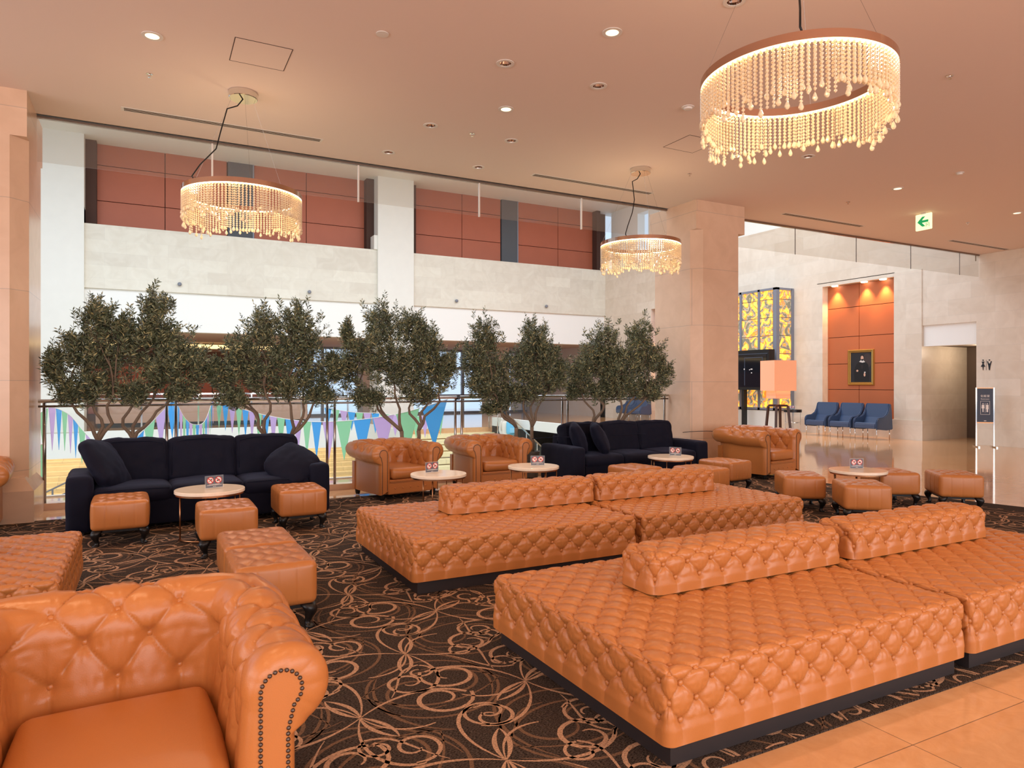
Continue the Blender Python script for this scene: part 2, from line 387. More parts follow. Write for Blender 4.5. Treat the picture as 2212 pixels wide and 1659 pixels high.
def soft_block(name, L, W, Hh, r, m, parent, puff=.03, wr=.0, g=.02, seed=0, center=True, top_only=False, mod=None, z0=0):
    """plump upholstered block, origin at the middle of its base"""
    mb = MB()
    for face, (du, dv) in {'top': (L, W), 'bottom': (L, W), 'front': (L, Hh), 'back': (L, Hh), 'left': (W, Hh), 'right': (W, Hh)}.items():
        nu = max(4, int(du/g)+1); nv = max(4, int(dv/g)+1)
        C, Nn, a, b = rbox_pts(L, W, Hh, r, face, nu, nv)
        P = C+Nn*r
        X = P[..., 0]/L; Y = P[..., 1]/W; Z = P[..., 2]/Hh
        bu = lambda t: np.clip(4*t*(1-t), 0, 1)
        if not top_only:
            P[..., 0] += (X-.5)*2*puff*bu(Y)*bu(Z); P[..., 1] += (Y-.5)*2*puff*bu(X)*bu(Z); P[..., 2] += (Z-.5)*2*puff*bu(X)*bu(Y)
        else:
            P[..., 2] += np.clip(Z-.5, 0, 1)*2*puff*bu(X)*bu(Y)
        if wr:
            sh = P.shape[:2]; fl = P.reshape(-1, 3)
            nv_ = np.array([noise.noise(Vector((p[0]*5+seed, p[1]*5, p[2]*9)))+.5*noise.noise(Vector((p[0]*17+seed, p[1]*17, p[2]*12))) for p in fl]).reshape(sh)
            P = P+Nn*(nv_*wr)[..., None]
        if mod is not None: P = mod(P, Nn)
        P[..., 0] -= L/2; P[..., 1] -= W/2; P[..., 2] += z0
        mb.grid(P)
    return mb.build(name, m, parent, smooth=True, merge=.0006)

# ================================================================== STRUCTURE
CZ = 4.85          # lounge ceiling
CURY = 10.25       # line of the balustrade and smoke curtain
def sbox(name, m, *b, label=None, bevel=0):
    mb = MB()
    for q in b: mb.box(*q)
    return structure(mb.build(name, m, bevel=bevel), label)
sbox('floor', MT['floor'], (-9, 11, -7, 11.35, -.85, 0), (11, 21.4, -7, 40, -.85, 0), (-9, 11, 26.5, 40, -.85, 0), (7.6, 11, 22.6, 26.5, -.85, 0),
     label='polished beige stone tile floor')
sbox('floor_lower', MT['yellowstep'], (-12, 22, 8, 40, -4.7, -4.5), label='floor of the level below, seen down the atrium')
slab = sbox('trim_1', MT['white'], (-9, 10.98, 11.36, 11.42, -.85, .02), (-9, 7.58, 26.42, 26.49, -.85, .01), (7.55, 7.62, 22.6, 26.45, -.85, .01), (11.0, 11.04, 11.4, 22.5, -.85, .05),
            label='pale slab edge around the atrium void')
DIMXY = [(3.26, 6.36), (4.42, 6.36), (3.20, 8.33), (4.37, 8.34), (3.04, 9.57), (4.46, 9.59), (8.48, 6.92), (8.49, 5.77), (4.48, 4.41)]
def ceiling():
    mb = MB(); hs = .0625
    xs = sorted({-9, 19.4}|{x+s for x, y in DIMXY for s in (-hs, hs)}); ys = sorted({-7, CURY-.02}|{y+s for x, y in DIMXY for s in (-hs, hs)})
    for a, b in zip(xs, xs[1:]):
        for c, d in zip(ys, ys[1:]):
            if any(abs((a+b)/2-x) < hs and abs((c+d)/2-y) < hs for x, y in DIMXY): continue
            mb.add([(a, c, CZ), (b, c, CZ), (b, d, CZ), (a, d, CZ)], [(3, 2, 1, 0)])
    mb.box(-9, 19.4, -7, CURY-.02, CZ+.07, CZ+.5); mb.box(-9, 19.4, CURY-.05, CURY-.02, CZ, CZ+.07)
    return structure(mb.build('ceiling', MT['ceiling'], recalc=False), 'lounge ceiling with warm bounce light tinted into its white paint')
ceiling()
sbox('ceiling_atrium', MT['white'], (-9, 21, 20.5, 27.6, 9.66, 9.8), label='white ceiling over the far side of the atrium')
# columns with chamfered corners below a square head
def column(x0, x1, y0, y1, ztop, name, label, m):
    mb = MB(); c = .16; zc = CZ-.52
    mb.box(x0, x1, y0, y1, zc, ztop)
    P = [(x0+c, y0), (x1-c, y0), (x1, y0+c), (x1, y1-c), (x1-c, y1), (x0+c, y1), (x0, y1-c), (x0, y0+c)]
    Q = [(x0, y0), (x1, y0), (x1, y0), (x1, y1), (x1, y1), (x0, y1), (x0, y1), (x0, y0)]
    mb.prism(P, 'z', 0, zc)
    return structure(mb.build(name, m), label)
column(-2.42, -1.2, 9.45, 10.75, CZ, 'wall_column_left', 'stone clad column at the left end of the glass balustrade', MT['column'])
column(8.68, 9.86, 9.45, 10.75, CZ, 'wall_column_right', 'stone clad column beside the right navy sofa', MT['column'])
mb = MB(); mb.box(-2.52, -1.12, 9.33, 10.3, 0, .36); mb.add([(-2.52, 9.33, .36), (-1.12, 9.33, .36), (-1.12, 10.3, .36), (-2.52, 10.3, .36), (-2.42, 9.43, .5), (-1.22, 9.43, .5), (-1.22, 10.2, .5), (-2.42, 10.2, .5)], [(0, 1, 5, 4), (1, 2, 6, 5), (2, 3, 7, 6), (3, 0, 4, 7), (4, 5, 6, 7)])
structure(mb.build('baseboard_left', MT['column']), 'stone plinth at the foot of the left column')

# far atrium wall
sbox('wall_far', MT['fascia'], (-9, 18.8, 26.5, 27.0, 4.7, 6.8), label='limestone balcony wall across the atrium')
sbox('wall_far_bulkhead', MT['white'], (-9, 18.8, 26.6, 27.0, 3.35, 4.7), label='white bulkhead under the limestone balcony wall')
mb = MB()
for x0, x1 in ((-3.07, -1.82), (7.95, 9.42)):
    mb.box(x0, x1, 26.38, 27.5, 0, 9.66); mb.box(x0-.14, x0, 26.42, 27.4, 6.8, 7.35); mb.box(x1, x1+.0, 26.42, 27.4, 6.8, 7.3)
structure(mb.build('wall_far_columns', MT['white_col']), 'pale stone columns of the far atrium wall')
mb = MB()      # veneer panels with dark joints
mb.box(-9, 19.4, 27.35, 27.5, 6.6, 9.66, 1)
def panels(x0, x1, cuts, zs):
    xs = [x0]+cuts+[x1]
    for a, b in zip(xs, xs[1:]):
        for z0, z1 in zip(zs, zs[1:]): mb.box(a+.012, b-.012, 27.27, 27.36, z0+.012, z1-.012, 0)
ZS = [6.6, 7.28, 8.35, 9.42, 9.7]
ZS = [6.4, 7.75, 8.95, 9.7]
panels(-1.55, 2.57, [.55], ZS); panels(3.5, 7.85, [5.4], ZS); panels(9.7, 13.75, [11.9], ZS); panels(14.6, 18.75, [16.7], ZS); panels(-9, -3.2, [-5], ZS)
mb.box(2.6, 3.47, 27.22, 27.36, 6.6, 9.66, 2); mb.box(13.78, 14.57, 27.22, 27.36, 6.6, 9.66, 2); mb.box(3.45, 3.5, 27.2, 27.36, 6.6, 9.66, 3); mb.box(14.55, 14.6, 27.2, 27.36, 6.6, 9.66, 3)
structure(mb.build('wall_far_panelling', [MT['terra'], MT['groove'], MT['mesh'], MT['onyxframe']]), 'terracotta veneer panelling above the far balcony')
sbox('wall_far_reveals', MT['groove'], (-1.82, -1.5, 26.9, 27.4, 6.8, 9.66), (7.65, 7.95, 26.9, 27.4, 6.8, 9.66), (9.42, 9.7, 26.9, 27.4, 6.8, 9.66), (18.6, 18.8, 26.9, 27.4, 6.8, 9.66))
sbox('ceiling_far_gallery', MT['soffit'], (-9, 21, 27.0, 36, 3.352, 3.5), label='soffit over the far gallery')
mb = MB(); mb.box(-9, 5.6, 34.0, 34.3, 0, 3.35, 0); mb.box(-9, 5.5, 33.96, 34.01, 2.45, 3.0, 2)
for i in range(9): mb.box(-8.6+i*1.6, -8.6+i*1.6+1.56, 33.9, 34.0, .3, 2.3, 1)
structure(mb.build('wall_far_gallery', [MT['brown'], MT['terra'], MT['groove']]), 'brown and terracotta back wall of the far gallery')
sbox('trim_2', MT['cove'], (-8, 5.4, 33.2, 33.3, 3.1, 3.28), label='warm cove light along the far gallery')
mb = MB()
for i in range(9):
    x = 5.6+i*1.85; mb.box(x, x+.12, 34, 34.2, 0, 3.35)
for z in (0, .9, 2.35, 3.25): mb.box(5.6, 20.6, 34.02, 34.18, z, z+.1)
structure(mb.build('window_1', MT['onyxframe']), 'window wall of the far gallery')
sbox('wall_far_piers', MT['soffit'], (9.2, 10.4, 33, 34, 0, 3.35), (14.6, 15.6, 30, 31, 0, 3.35), (18.8, 21, 26.5, 36, -.8, 3.5))
# right-hand wall of the atrium and lobby
XR = 18.8
sbox('wall_right_fascia', MT['fasciaY'], (XR, XR+.5, CURY, 26.9, 4.7, 6.8), label='limestone fascia over the lobby wall')
sbox('wall_right_upper', MT['white'], (19.5, 19.9, CURY, 21.6, 6.8, 9.7), (19.5, 19.9, 21.6, 24.0, 6.8, 7.2), (19.5, 19.9, 25.0, 27, 6.8, 9.7), (19.5, 19.9, 21.6, 25, 9.2, 9.7), (19.3, 19.5, 22.8, 24.0, 6.8, 9.7))
sbox('wall_right', MT['fasciaY'], (XR, XR+.4, -7, 10.22, 0, CZ-.002), (XR, XR+.4, 10.22, 11.62, 3.15, 4.7), (XR-.03, XR+.4, 11.62, 12.42, 0, 4.7),
     (XR, XR+.35, 15.0, 20.4, 0, 4.7), (XR, XR+.4, 23.2, 26.9, 0, 4.7), (XR+.4, XR+2.2, 11.62, 11.9, 0, 4.7), label='banded stone lobby wall')
sbox('trim_3', MT['white'], (XR+.06, XR+.4, 10.22, 11.62, 2.58, 3.15), label='white bulkhead over the restroom corridor')
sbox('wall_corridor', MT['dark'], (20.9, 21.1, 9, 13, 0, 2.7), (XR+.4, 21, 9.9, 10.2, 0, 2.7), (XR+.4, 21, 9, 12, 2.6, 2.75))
sbox('wall_right_lower', MT['white'], (XR+.36, XR+.5, 15, 27, 0, 4.7))
sbox('trim_4', MT['fasciaY'], (XR-.08, XR+.4, 11.57, 12.47, 0, .55), (XR-.05, XR, 14.98, 15.9, 0, .5), label='stone plinths of the lobby piers')
mb = MB(); mb.box(XR+.3, XR+.42, 12.42, 15.0, .45, 4.62, 1)
ys = [12.46, 13.71, 14.96]; zs = [.5, 1.38, 2.17, 3.0, 3.9, 4.6]
for a, b in zip(ys, ys[1:]):
    for c, d in zip(zs, zs[1:]): mb.box(XR+.25, XR+.31, a+.008, b-.008, c+.008, d-.008)
mb.box(XR+.25, XR+.42, 12.42, 15, 0, .46, 2); mb.box(XR, XR+.4, 12.42, 15.0, 4.6, 4.72, 2); mb.box(XR+.0, XR+.3, 14.8, 15.0, 0, 4.6, 2)
structure(mb.build('wall_niche', [MT['terra2'], MT['groove'], MT['fasciaY']]), 'copper veneer niche behind the blue chairs')
mb = MB(); mb.box(XR+.3, XR+.4, 20.4, 23.2, 0, 4.6, 0)
structure(mb.build('wall_niche_far', [MT['terra2']]), 'lit copper niche at the end of the atrium')
l = bpy.data.lights.new('added_corridor_fill', 'POINT'); l.energy = 28; l.color = (1, .82, .62); l.shadow_soft_size = .15  # unseen point light added to brighten the dark corridor jamb
q = bpy.data.objects.new('added_corridor_fill', l); COL.objects.link(q); q.location = (19.9, 10.7, 2.45)
# balustrade kerb
sbox('trim_5', MT['column'], (-1.2, 8.68, 10.17, 10.36, 0, .085), label='low stone kerb under the balustrade')

# carpet with woven scrolls (one mesh)
def carpet():
    mb = MB(); x0, x1, y0, y1 = -4.5, 9.5, 2.09, 9.42
    pts = [(x0, y0), (x1+.25, y0), (x1+.25, 4.6), (9.35, 6.4), (9.35, y1), (x0, y1)]
    mb.prism(pts, 'z', 0.0005, .008, 0)
    def inside(x, y): return x0 < x < 9.33 and y0+.004 < y < y1
    def stroke(pts, w0, w1, wm, m, z, ox, oy, sx, sy, rot):
        n = len(pts); V = []; cr, sr = math.cos(rot), math.sin(rot)
        Pq = []
        for (x, y) in pts:
            x, y = x*sx*K, y*sy*K
            Pq.append((ox+x*cr-y*sr, oy+x*sr+y*cr))
        if not all(inside(*p) for p in (Pq[0], Pq[-1], Pq[n//2])):
            if not any(inside(*p) for p in Pq): return
        for i, p in enumerate(Pq):
            a = Pq[max(i-1, 0)]; b = Pq[min(i+1, n-1)]; dx, dy = b[0]-a[0], b[1]-a[1]; l = math.hypot(dx, dy) or 1
            t = i/(n-1); w = ((w0*(1-t)+w1*t)+(wm)*math.sin(PI*t))*1.35
            nx, ny = -dy/l*w/2, dx/l*w/2
            V += [(p[0]+nx, p[1]+ny, z), (p[0]-nx, p[1]-ny, z)]
        fs = []
        for i in range(n-1):
            if inside(*Pq[i]) and inside(*Pq[i+1]): fs.append((2*i, 2*i+1, 2*i+3, 2*i+2))
        if fs: mb.add(V, fs, m)
    def bez(a, b, c, d, n=14):
        return [tuple((1-t)**3*a[k]+3*(1-t)**2*t*b[k]+3*(1-t)*t*t*c[k]+t**3*d[k] for k in (0, 1)) for t in [i/(n-1) for i in range(n)]]
    def spiral(cx, cy, r0, r1, a0, turns, n=26):
        return [(cx+(r0+(r1-r0)*t)*math.cos(a0+turns*2*PI*t), cy+(r0+(r1-r0)*t)*math.sin(a0+turns*2*PI*t)) for t in [i/(n-1) for i in range(n)]]
    T = .60; K = 1.42
    cream = [
        (bez((0, 0), (.10, .16), (.26, .22), (.36, .14)), .004, .014, .006),
        (spiral(.27, .10, .115, .03, .35, -1.25), .014, .006, .008),
        (bez((0, 0), (.02, .22), (-.10, .34), (-.20, .30)), .004, .012, .006),
        (spiral(-.17, .21, .09, .02, 1.6, 1.2), .012, .005, .006),
        (bez((.10, .13), (.14, .26), (.10, .36), (.20, .40)), .003, .010, .004),
        (spiral(.20, .335, .06, .018, 1.5, -1.0), .010, .005, .005),
        (bez((0, 0), (.07, -.10), (.16, -.12), (.24, -.07)), .003, .006, .006),
    ]
    vesica = [(bez((0, 0), (.035, .05), (.10, .085), (.17, .08)), .003, .003, .014), (bez((0, 0), (.05, .0), (.13, .02), (.17, .08)), .003, .003, .014)]
    brown = [
        (spiral(0, 0, .235, .235, .3, .62, 24), .006, .006, .007), (spiral(.05, .03, .15, .06, 2.2, -.8, 20), .005, .004, .010),
        (bez((.2, -.1), (.25, .1), (.12, .3), (-.05, .32)), .003, .003, .012), (bez((-.25, -.05), (-.1, .18), (.1, .2), (.28, .02)), .003, .003, .0095),
    ]
    z1, z2 = .0086, .0090
    for i in range(-10, 20):
        for j in range(0, 19):
            ox = (i*T*1.02+(T*.51 if j % 2 else 0))*K; oy = 1.9+j*T*.74*K
            if ox < x0-.5 or ox > x1+.5: continue
            flip = 1 if (i+j) % 2 else -1
            base = R(22) if j % 2 else R(-18)
            for pts, a, b, c in brown:
                stroke(pts, a, b, c, 2, z1, ox+.42, oy+.16, flip, 1, base); stroke(pts, a, b, c, 2, z1, ox+.42, oy+.16, -flip, -1, base)
            for pts, a, b, c in cream:
                stroke(pts, a, b, c, 1, z2, ox, oy, flip, 1, base); stroke(pts, a, b, c, 1, z2, ox, oy, -flip, -1, base)
            for pts, a, b, c in vesica:
                stroke(pts, a, b, c, 1, z2+.0002, ox, oy, flip, -1, base-.4*flip); stroke(pts, a, b, c, 1, z2+.0002, ox, oy, -flip, 1, base-.4*flip)
    return mb.build('carpet', [MT['carpet'], MT['carpet_cream'], MT['carpet_brown']], recalc=False)
tag(carpet(), 'dark brown patterned carpet with cream scrolls under the lounge furniture', 'carpet')

# ================================================================== FURNITURE
# ---- buttoned island seats
def island(x, y, L, W, bx, bw, by, label, mesh=None):
    t = empty('island_seat', (x, y, 0), 0, label, 'ottoman', 'buttoned island seats')
    p = MB().box(.05, L-.05, .045, W-.045, .0095, .12).build('plinth', MT['plinth'], t)
    if mesh:
        for nm, me, lc in mesh:
            o = bpy.data.objects.new(nm, me); COL.objects.link(o); o.parent = t; o.location = lc
        return t
    c = tufted_block('seat', L, W, .315, .046, .172, .074, 3, .0066, t); c.location = (0, 0, .106)
    b = tufted_block('backrest_bolster', bw, .335, .235, .078, .178, .078, 2, .0066, t); b.location = (bx, by, .418)
    return t
A1 = island(1.815, 2.135, 2.04, 1.60, .565, 1.54, .78, 'large tan buttoned island seat with bolster, nearest the viewer, front left one')
s_, b_ = [c for c in A1.children if c.name.startswith('seat')][0], [c for c in A1.children if c.name.startswith('backrest')][0]
def ms(bx): return [('seat', s_.data, (0, 0, .106)), ('backrest_bolster', b_.data, (bx, .78, .418))]
island(3.89, 2.135, 2.04, 1.60, .03, 1.49, .78, 'front row tan island seat with bolster, cut off by the right edge', ms(.12))
island(1.70, 4.78, 2.06, 1.58, .62, 1.49, .86, 'left one of the two middle-row tan island seats, beside open carpet', ms(.61))
island(3.79, 4.78, 2.06, 1.58, .03, 1.49, .86, 'right one of the two middle-row tan island seats, near the footstools', ms(.08))
island(-2.48, 4.78, 2.03, 1.58, .03, 1.49, .78, 'tan buttoned island seat at the left edge behind the foreground armchair', ms(.02))

# ---- chesterfield armchair (origin: middle of the front edge at floor level, facing -Y)
def chesterfield():
    t = empty('chesterfield_armchair', (0, 0, 0), 0, 'tan leather armchair', 'armchair', 'tan chesterfield armchairs')
    w, D1, f0 = .285, .70, .0
    RC, RZ, RR = .155, .617, .125
    # profile: (outward d, z), inner face up, over the roll, down the outside
    prof = []
    def seg(a, b, n): 
        for i in range(n): k = i/n; prof.append((a[0]+(b[0]-a[0])*k, a[1]+(b[1]-a[1])*k))
    a0, a1 = R(192), R(-62)
    pin = (RC+RR*math.cos(a0), RZ+RR*math.sin(a0)); pout = (RC+RR*math.cos(a1), RZ+RR*math.sin(a1))
    seg((0.0, .12), pin, 46)
    na = 60
    for i in range(na): a = a0+(a1-a0)*i/na; prof.append((RC+RR*math.cos(a), RZ+RR*math.sin(a)))
    seg(pout, (.178, .485), 5); seg((.178, .485), (.178, .075), 18); prof.append((.178, .075))
    prof = np.array(prof); npf = len(prof)
    dl = np.r_[0, np.cumsum(np.linalg.norm(np.diff(prof, axis=0), axis=1))]
    tg = np.gradient(prof, axis=0); tg /= np.linalg.norm(tg, axis=1, keepdims=True); pn = np.stack([-tg[:, 1], tg[:, 0]], -1)   # normal away from the padding
    pn = np.where((pn[:, :1]*0+1) > 0, pn, pn)
    # path around the seat
    pts = []; nrm = []; rc = .07
    n1 = 84
    def line(a, b, n, m):
        for i in range(n): k = i/n; pts.append((a[0]+(b[0]-a[0])*k, a[1]+(b[1]-a[1])*k)); nrm.append(m)
    line((-w, .05), (-w, D1-rc), n1, (-1, 0))
    for i in range(14):
        a = PI-i/14*PI/2; pts.append((-w+rc+rc*math.cos(a), D1-rc+rc*math.sin(a))); q = max(abs(math.cos(a)), abs(math.sin(a)))**.75; nrm.append((math.cos(a)/q, math.sin(a)/q))
    line((-w+rc, D1), (w-rc, D1), 60, (0, 1))
    for i in range(14):
        a = PI/2-i/14*PI/2; pts.append((w-rc+rc*math.cos(a), D1-rc+rc*math.sin(a))); q = max(abs(math.cos(a)), abs(math.sin(a)))**.75; nrm.append((math.cos(a)/q, math.sin(a)/q))
    line((w, D1-rc), (w, .05), n1, (1, 0)); pts.append((w, .05)); nrm.append((1, 0))
    pts = np.array(pts); nrm = np.array(nrm); npt = len(pts)
    sl = np.r_[0, np.cumsum(np.linalg.norm(np.diff(pts, axis=0), axis=1))]; S = sl[-1]
    # tufting in (s, t): rows 0.115 apart starting on top of the roll
    tt = dl.max()-dl; ttop = dl[46+int(na*.66)]           # first button row
    rows = 5; pitch = .124; nS = 9; A = S/nS; Bt = 2*pitch
    sg, tgd = np.meshgrid(sl, dl, indexing='ij')
    v = ttop-tgd                                            # distance below the first row, towards the seat
    lat = S/2
    p = (sg-lat)/A+v/Bt; q = (sg-lat)/A-v/Bt
    d = pillow(p, q, sg, v, A, Bt)*1.25
    vl = (rows-1)*pitch
    pl = (np.abs(np.sin(PI*((sg-lat)/A+(.5 if (rows-1) % 2 else 0))))**.6)*.022
    kk = np.clip((v-vl)/.03, 0, 1); d = np.where(v > vl, d*(1-kk)+pl*kk, d)
    k0 = np.clip(-v/.05, 0, 1); d = np.where(v < 0, d*(1-k0)+(.019+.003*np.abs(np.sin(PI*(sg-lat)/A))**.5)*k0, d)
    # gathered wrinkles around the rows
    d += .0016*np.sin(sg*150+3*np.sin(sg*21))*np.exp(-((np.mod(v+pitch*.5, pitch)-pitch*.5)/.022)**2)*(v > 0)
    endk = np.clip((np.minimum(sg-sl[0], S-sg))/.10, 0, 1); endk = endk*endk*(3-2*endk)
    outer = tgd > dl[46+na]
    d = np.where(outer, .012, d); d = .017*(1-endk)+d*endk
    d -= .016
    # back slightly higher than the arms
    yb = np.clip((pts[:, 1]-.35)/.35, 0, 1); lift = (yb*yb*(3-2*yb))*.03
    P = np.zeros((npt, npf, 3)); Nn = np.zeros_like(P)
    for j in range(npf):
        dd = prof[j, 0]; z = prof[j, 1]
        hz = pn[j, 0]; vz = pn[j, 1]
        n2 = nrm/np.linalg.norm(nrm, axis=1, keepdims=True)
        P[:, j, 0] = pts[:, 0]+nrm[:, 0]*dd+n2[:, 0]*hz*d[:, j]; P[:, j, 1] = pts[:, 1]+nrm[:, 1]*dd+n2[:, 1]*hz*d[:, j]
        P[:, j, 2] = z+vz*d[:, j]+lift*np.clip((z-.25)/.3, 0, 1)
        Nn[:, j, 0] = n2[:, 0]*hz; Nn[:, j, 1] = n2[:, 1]*hz; Nn[:, j, 2] = vz
    mb = MB(); mb.grid(P)
    # rounded, gathered leather at the arm fronts closing on to the keyhole panel
    panel = prof.copy(); pc, pr_ = (.132, .625), .058
    for j in range(npf):
        if j < 46: panel[j] = (pc[0]-pr_, min(prof[j][1], pc[1]))
        elif j < 46+na:
            a = R(180)+(R(-52)-R(180))*(j-46)/(na-1); panel[j] = (pc[0]+pr_*math.cos(a), pc[1]+pr_*math.sin(a))
        else: panel[j] = (.150, min(prof[j][1], .565))
    # blend stem into roll
    panel[:, 1] = np.maximum(panel[:, 1], .08)
    ends = []
    for side in (0, 1):
        e = 0 if side == 0 else npt-1
        sx = -1 if side == 0 else 1
        K = 9; G = np.zeros((K, npf, 3))
        for k in range(K):
            a = k/(K-1)*PI/2
            f = 1-math.cos(a)            # towards the panel
            y = .05-.052*math.sin(a)
            pr = prof+(panel-prof)*f
            ang = np.arctan2(prof[:, 1]-RZ, prof[:, 0]-RC)
            gat = .0055*(1-np.abs(np.sin(ang*4.5))**.5)*math.sin(a*2) if k else 0
            G[k, :, 0] = sx*(w+pr[:, 0]); G[k, :, 1] = y+(gat if k else 0); G[k, :, 2] = pr[:, 1]
            G[k, :, 2] += 0
        if True:
            G[0] = P[e]
        mb.grid(G)
        ends.append(G[-1])
    # button domes
    for r_ in range(rows):
        tv = ttop-r_*pitch
        j = int(np.argmin(np.abs(dl-tv)))
        for k in range(-nS, nS+1):
            sv = lat+A*(k+(.5 if r_ % 2 else 0))
            if sv < .06 or sv > S-.06: continue
            i = int(np.argmin(np.abs(sl-sv)))
            add_button(mb, P[i, j]+Nn[i, j]*.003, Nn[i, j], .0125)
    mb.build('tufted_back_and_arms', MT['leather'], t, smooth=True, merge=.0003, recalc=True)
    # keyhole panels, nailhead trim
    for side in (0, 1):
        G = ends[side]; sx = -1 if side == 0 else 1
        op = [(float(p[0]), float(p[2])) for p in G]
        pm = MB(); n = len(op)
        ctr = []
        zz = [p[1] for p in op]
        # fill strip: match left and right flanks
        half = n//2
        L_ = op[:]; 
        me = MB(); vs = [(x, -.004, z) for x, z in op]; 
        me.add(vs, [tuple(range(n))], 0)
        o = me.build('arm_front_panel', MT['leather'], t)
        bm = bmesh.new(); bm.from_mesh(o.data); bmesh.ops.triangulate(bm, faces=bm.faces); bm.to_mesh(o.data); bm.free()
        nb = MB(); acc = 0; last = Vector((op[0][0], 0, op[0][1])); step = .0165; pts_ = []
        for x, z in op:
            p_ = Vector((x, 0, z)); L0 = (p_-last).length
            while acc+L0 >= step and L0 > 1e-6:
                k = (step-acc)/L0; last = last.lerp(p_, k); pts_.append(last.copy()); L0 = (p_-last).length; acc = 0
            acc += L0; last = p_
        for p_ in pts_:
            prf = [(.0066, 0), (.0062, .003), (.0035, .0052)]
            vs = [(p_.x+r_*math.cos(2*PI*k/7), -.004-h_, p_.z+r_*math.sin(2*PI*k/7)) for r_, h_ in prf for k in range(7)]+[(p_.x, -.0102, p_.z)]
            fs = [(i*7+k, i*7+(k+1) % 7, (i+1)*7+(k+1) % 7, (i+1)*7+k) for i in range(2) for k in range(7)]+[(14+k, 14+(k+1) % 7, 21) for k in range(7)]
            nb.add(vs, fs)
        nb.build('nailhead_trim', MT['nail'], o, smooth=True)
    # seat cushion, front rail, base, feet
    c = soft_block('seat_cushion', .565, .70, .15, .045, MT['leather'], t, puff=.018, g=.02); c.location = (0, .335, .275)
    fr = MB()
    C = []
    fr.box(-.345, .345, .0, .06, .075, .235); fr.box(-.33, .33, -.012, .55, .235, .272)
    o = fr.build('front_rail', MT['leather'], t, bevel=.012)
    for k in range(5): b1 = MB(); add_button(b1, (-.24+.12*k, .001, .155), (0, -1, 0), .011); b1.build('rail_button', MT['leather'], o, smooth=True)
    pass
    MB().box(-.44, .44, .06, .85, .075, .27).build('seat_base', MT['leather'], t)
    bk = MB().box(-.45, .45, .80, .876, .075, .47).build('back_panel', MT['leather'], t)
    for x in (-.40, .40):
        for y in (.07, .80):
            MB().lathe([(.028, 0), (.036, .03), (.04, .078)], 12, (x, y, 0)).build('foot', MT['black'], t, smooth=False)
    return t
CH = chesterfield(); cu_ = [False]
place(CH, cu_, (-.075, 2.12, .0095), R(1.5), 'tan chesterfield armchair with nailhead trim in the bottom left foreground')
place(CH, cu_, (3.15, 8.95, .0095), R(11), 'tan chesterfield armchair right beside the left navy sofa, behind a round table')
place(CH, cu_, (4.60, 9.08, .0095), R(2), 'tan chesterfield armchair just left of the right navy sofa')
place(CH, cu_, (9.24, 8.02, .0095), R(9), 'tan chesterfield armchair in front of the right stone column')
place(CH, cu_, (-1.80, 8.60, .0095), R(4), 'tan chesterfield armchair cut off by the left edge, in front of the left column')

for o in [q for q in bpy.data.objects if q.name.startswith('chesterfield_armchair')]:
    o.scale = (1.02,)*3 if o.location.y < 3 else ((1.06,)*3 if o.location.x > 8 else (.98,)*3)

# ---- navy velvet sofas (origin: middle of the front edge)
def sofa():
    t = empty('velvet_sofa', (0, 0, 0), 0, 'navy sofa', 'sofa', 'navy velvet sofas')
    Wd, D = 2.66, .96; aw = .24; ah = .60
    MB().box(-Wd/2+aw, Wd/2-aw, .03, D-.02, .06, .32).build('base', MT['navy'], t, bevel=.015)
    MB().box(-Wd/2+aw-.02, Wd/2-aw+.02, D-.20, D, .06, .74).build('back_frame', MT['navy'], t, bevel=.03)
    for s in (-1, 1):
        a = soft_block('arm', aw, D, ah-.03, .05, MT['navy'], t, puff=.008, wr=.004, g=.03, seed=s); a.location = (s*(Wd/2-aw/2), D/2, .03)
    cw = (Wd-2*aw)/3
    for i in range(3):
        x = -Wd/2+aw+cw*(i+.5)
        c = soft_block('seat_cushion', cw-.004, .74, .17, .055, MT['navy'], t, puff=.028, wr=.006, g=.03, seed=i*3+1); c.location = (x, .38, .29)
        pp = MB(); y_ = .015; pp.tube([(x-cw/2+.03, y_, .435), (x-cw/4, y_-.012, .443), (x, y_-.02, .446), (x+cw/4, y_-.012, .443), (x+cw/2-.03, y_, .435)], .005, 6)
        pp.build('piping', MT['navy'], c, smooth=True).matrix_parent_inverse = Matrix.Translation(Vector(c.location)).inverted()
        b = soft_block('back_cushion', cw-.004, .24, .50, .055, MT['navy'], t, puff=.022, wr=.016, g=.025, seed=i*7+2)
        b.location = (x, .665+(i == 1)*.0, .415); b.rotation_euler.x = R(-11)
        q = MB(); h_ = cw/2-.035
        q.tube([(-h_, -.112, .06), (-h_-.005, -.125, .25), (-h_+.01, -.118, .44), (-h_/2, -.128, .468), (0, -.132, .474), (h_/2, -.128, .468), (h_-.01, -.118, .44), (h_+.005, -.125, .25), (h_, -.112, .06)], .005, 6)
        q.build('piping', MT['navy'], b, smooth=True)
    for x in (-1.2, 1.2):
        for y in (.08, .88): MB().box(x-.03, x+.03, y-.03, y+.03, 0, .07).build('foot', MT['black'], t)
    return t
SF = sofa(); su = [False]
place(SF, su, (.60, 8.27, .0095), R(2.5), 'three-seat navy velvet sofa on the left, under the left chandelier')
place(SF, su, (6.86, 8.62, .0095), R(0), 'three-seat navy velvet sofa on the right, between an armchair and the stone column')
def cushion(loc, rot, label, seed, s=.46, pf=.05):
    o = soft_block('throw_cushion', s, s, .13, .05, MT['navy'], None, puff=pf, wr=.014, g=.022, seed=seed)
    o.data.transform(Matrix.Translation((0, 0, -.065)))
    o.location = loc; o.rotation_euler = rot
    return tag(o, label, 'cushion', 'navy throw cushions')
cushion((-.40, 8.60, .70), (R(58), R(8), R(62)), 'dark navy cushion leaning in the left corner of the left sofa', 3, .5)
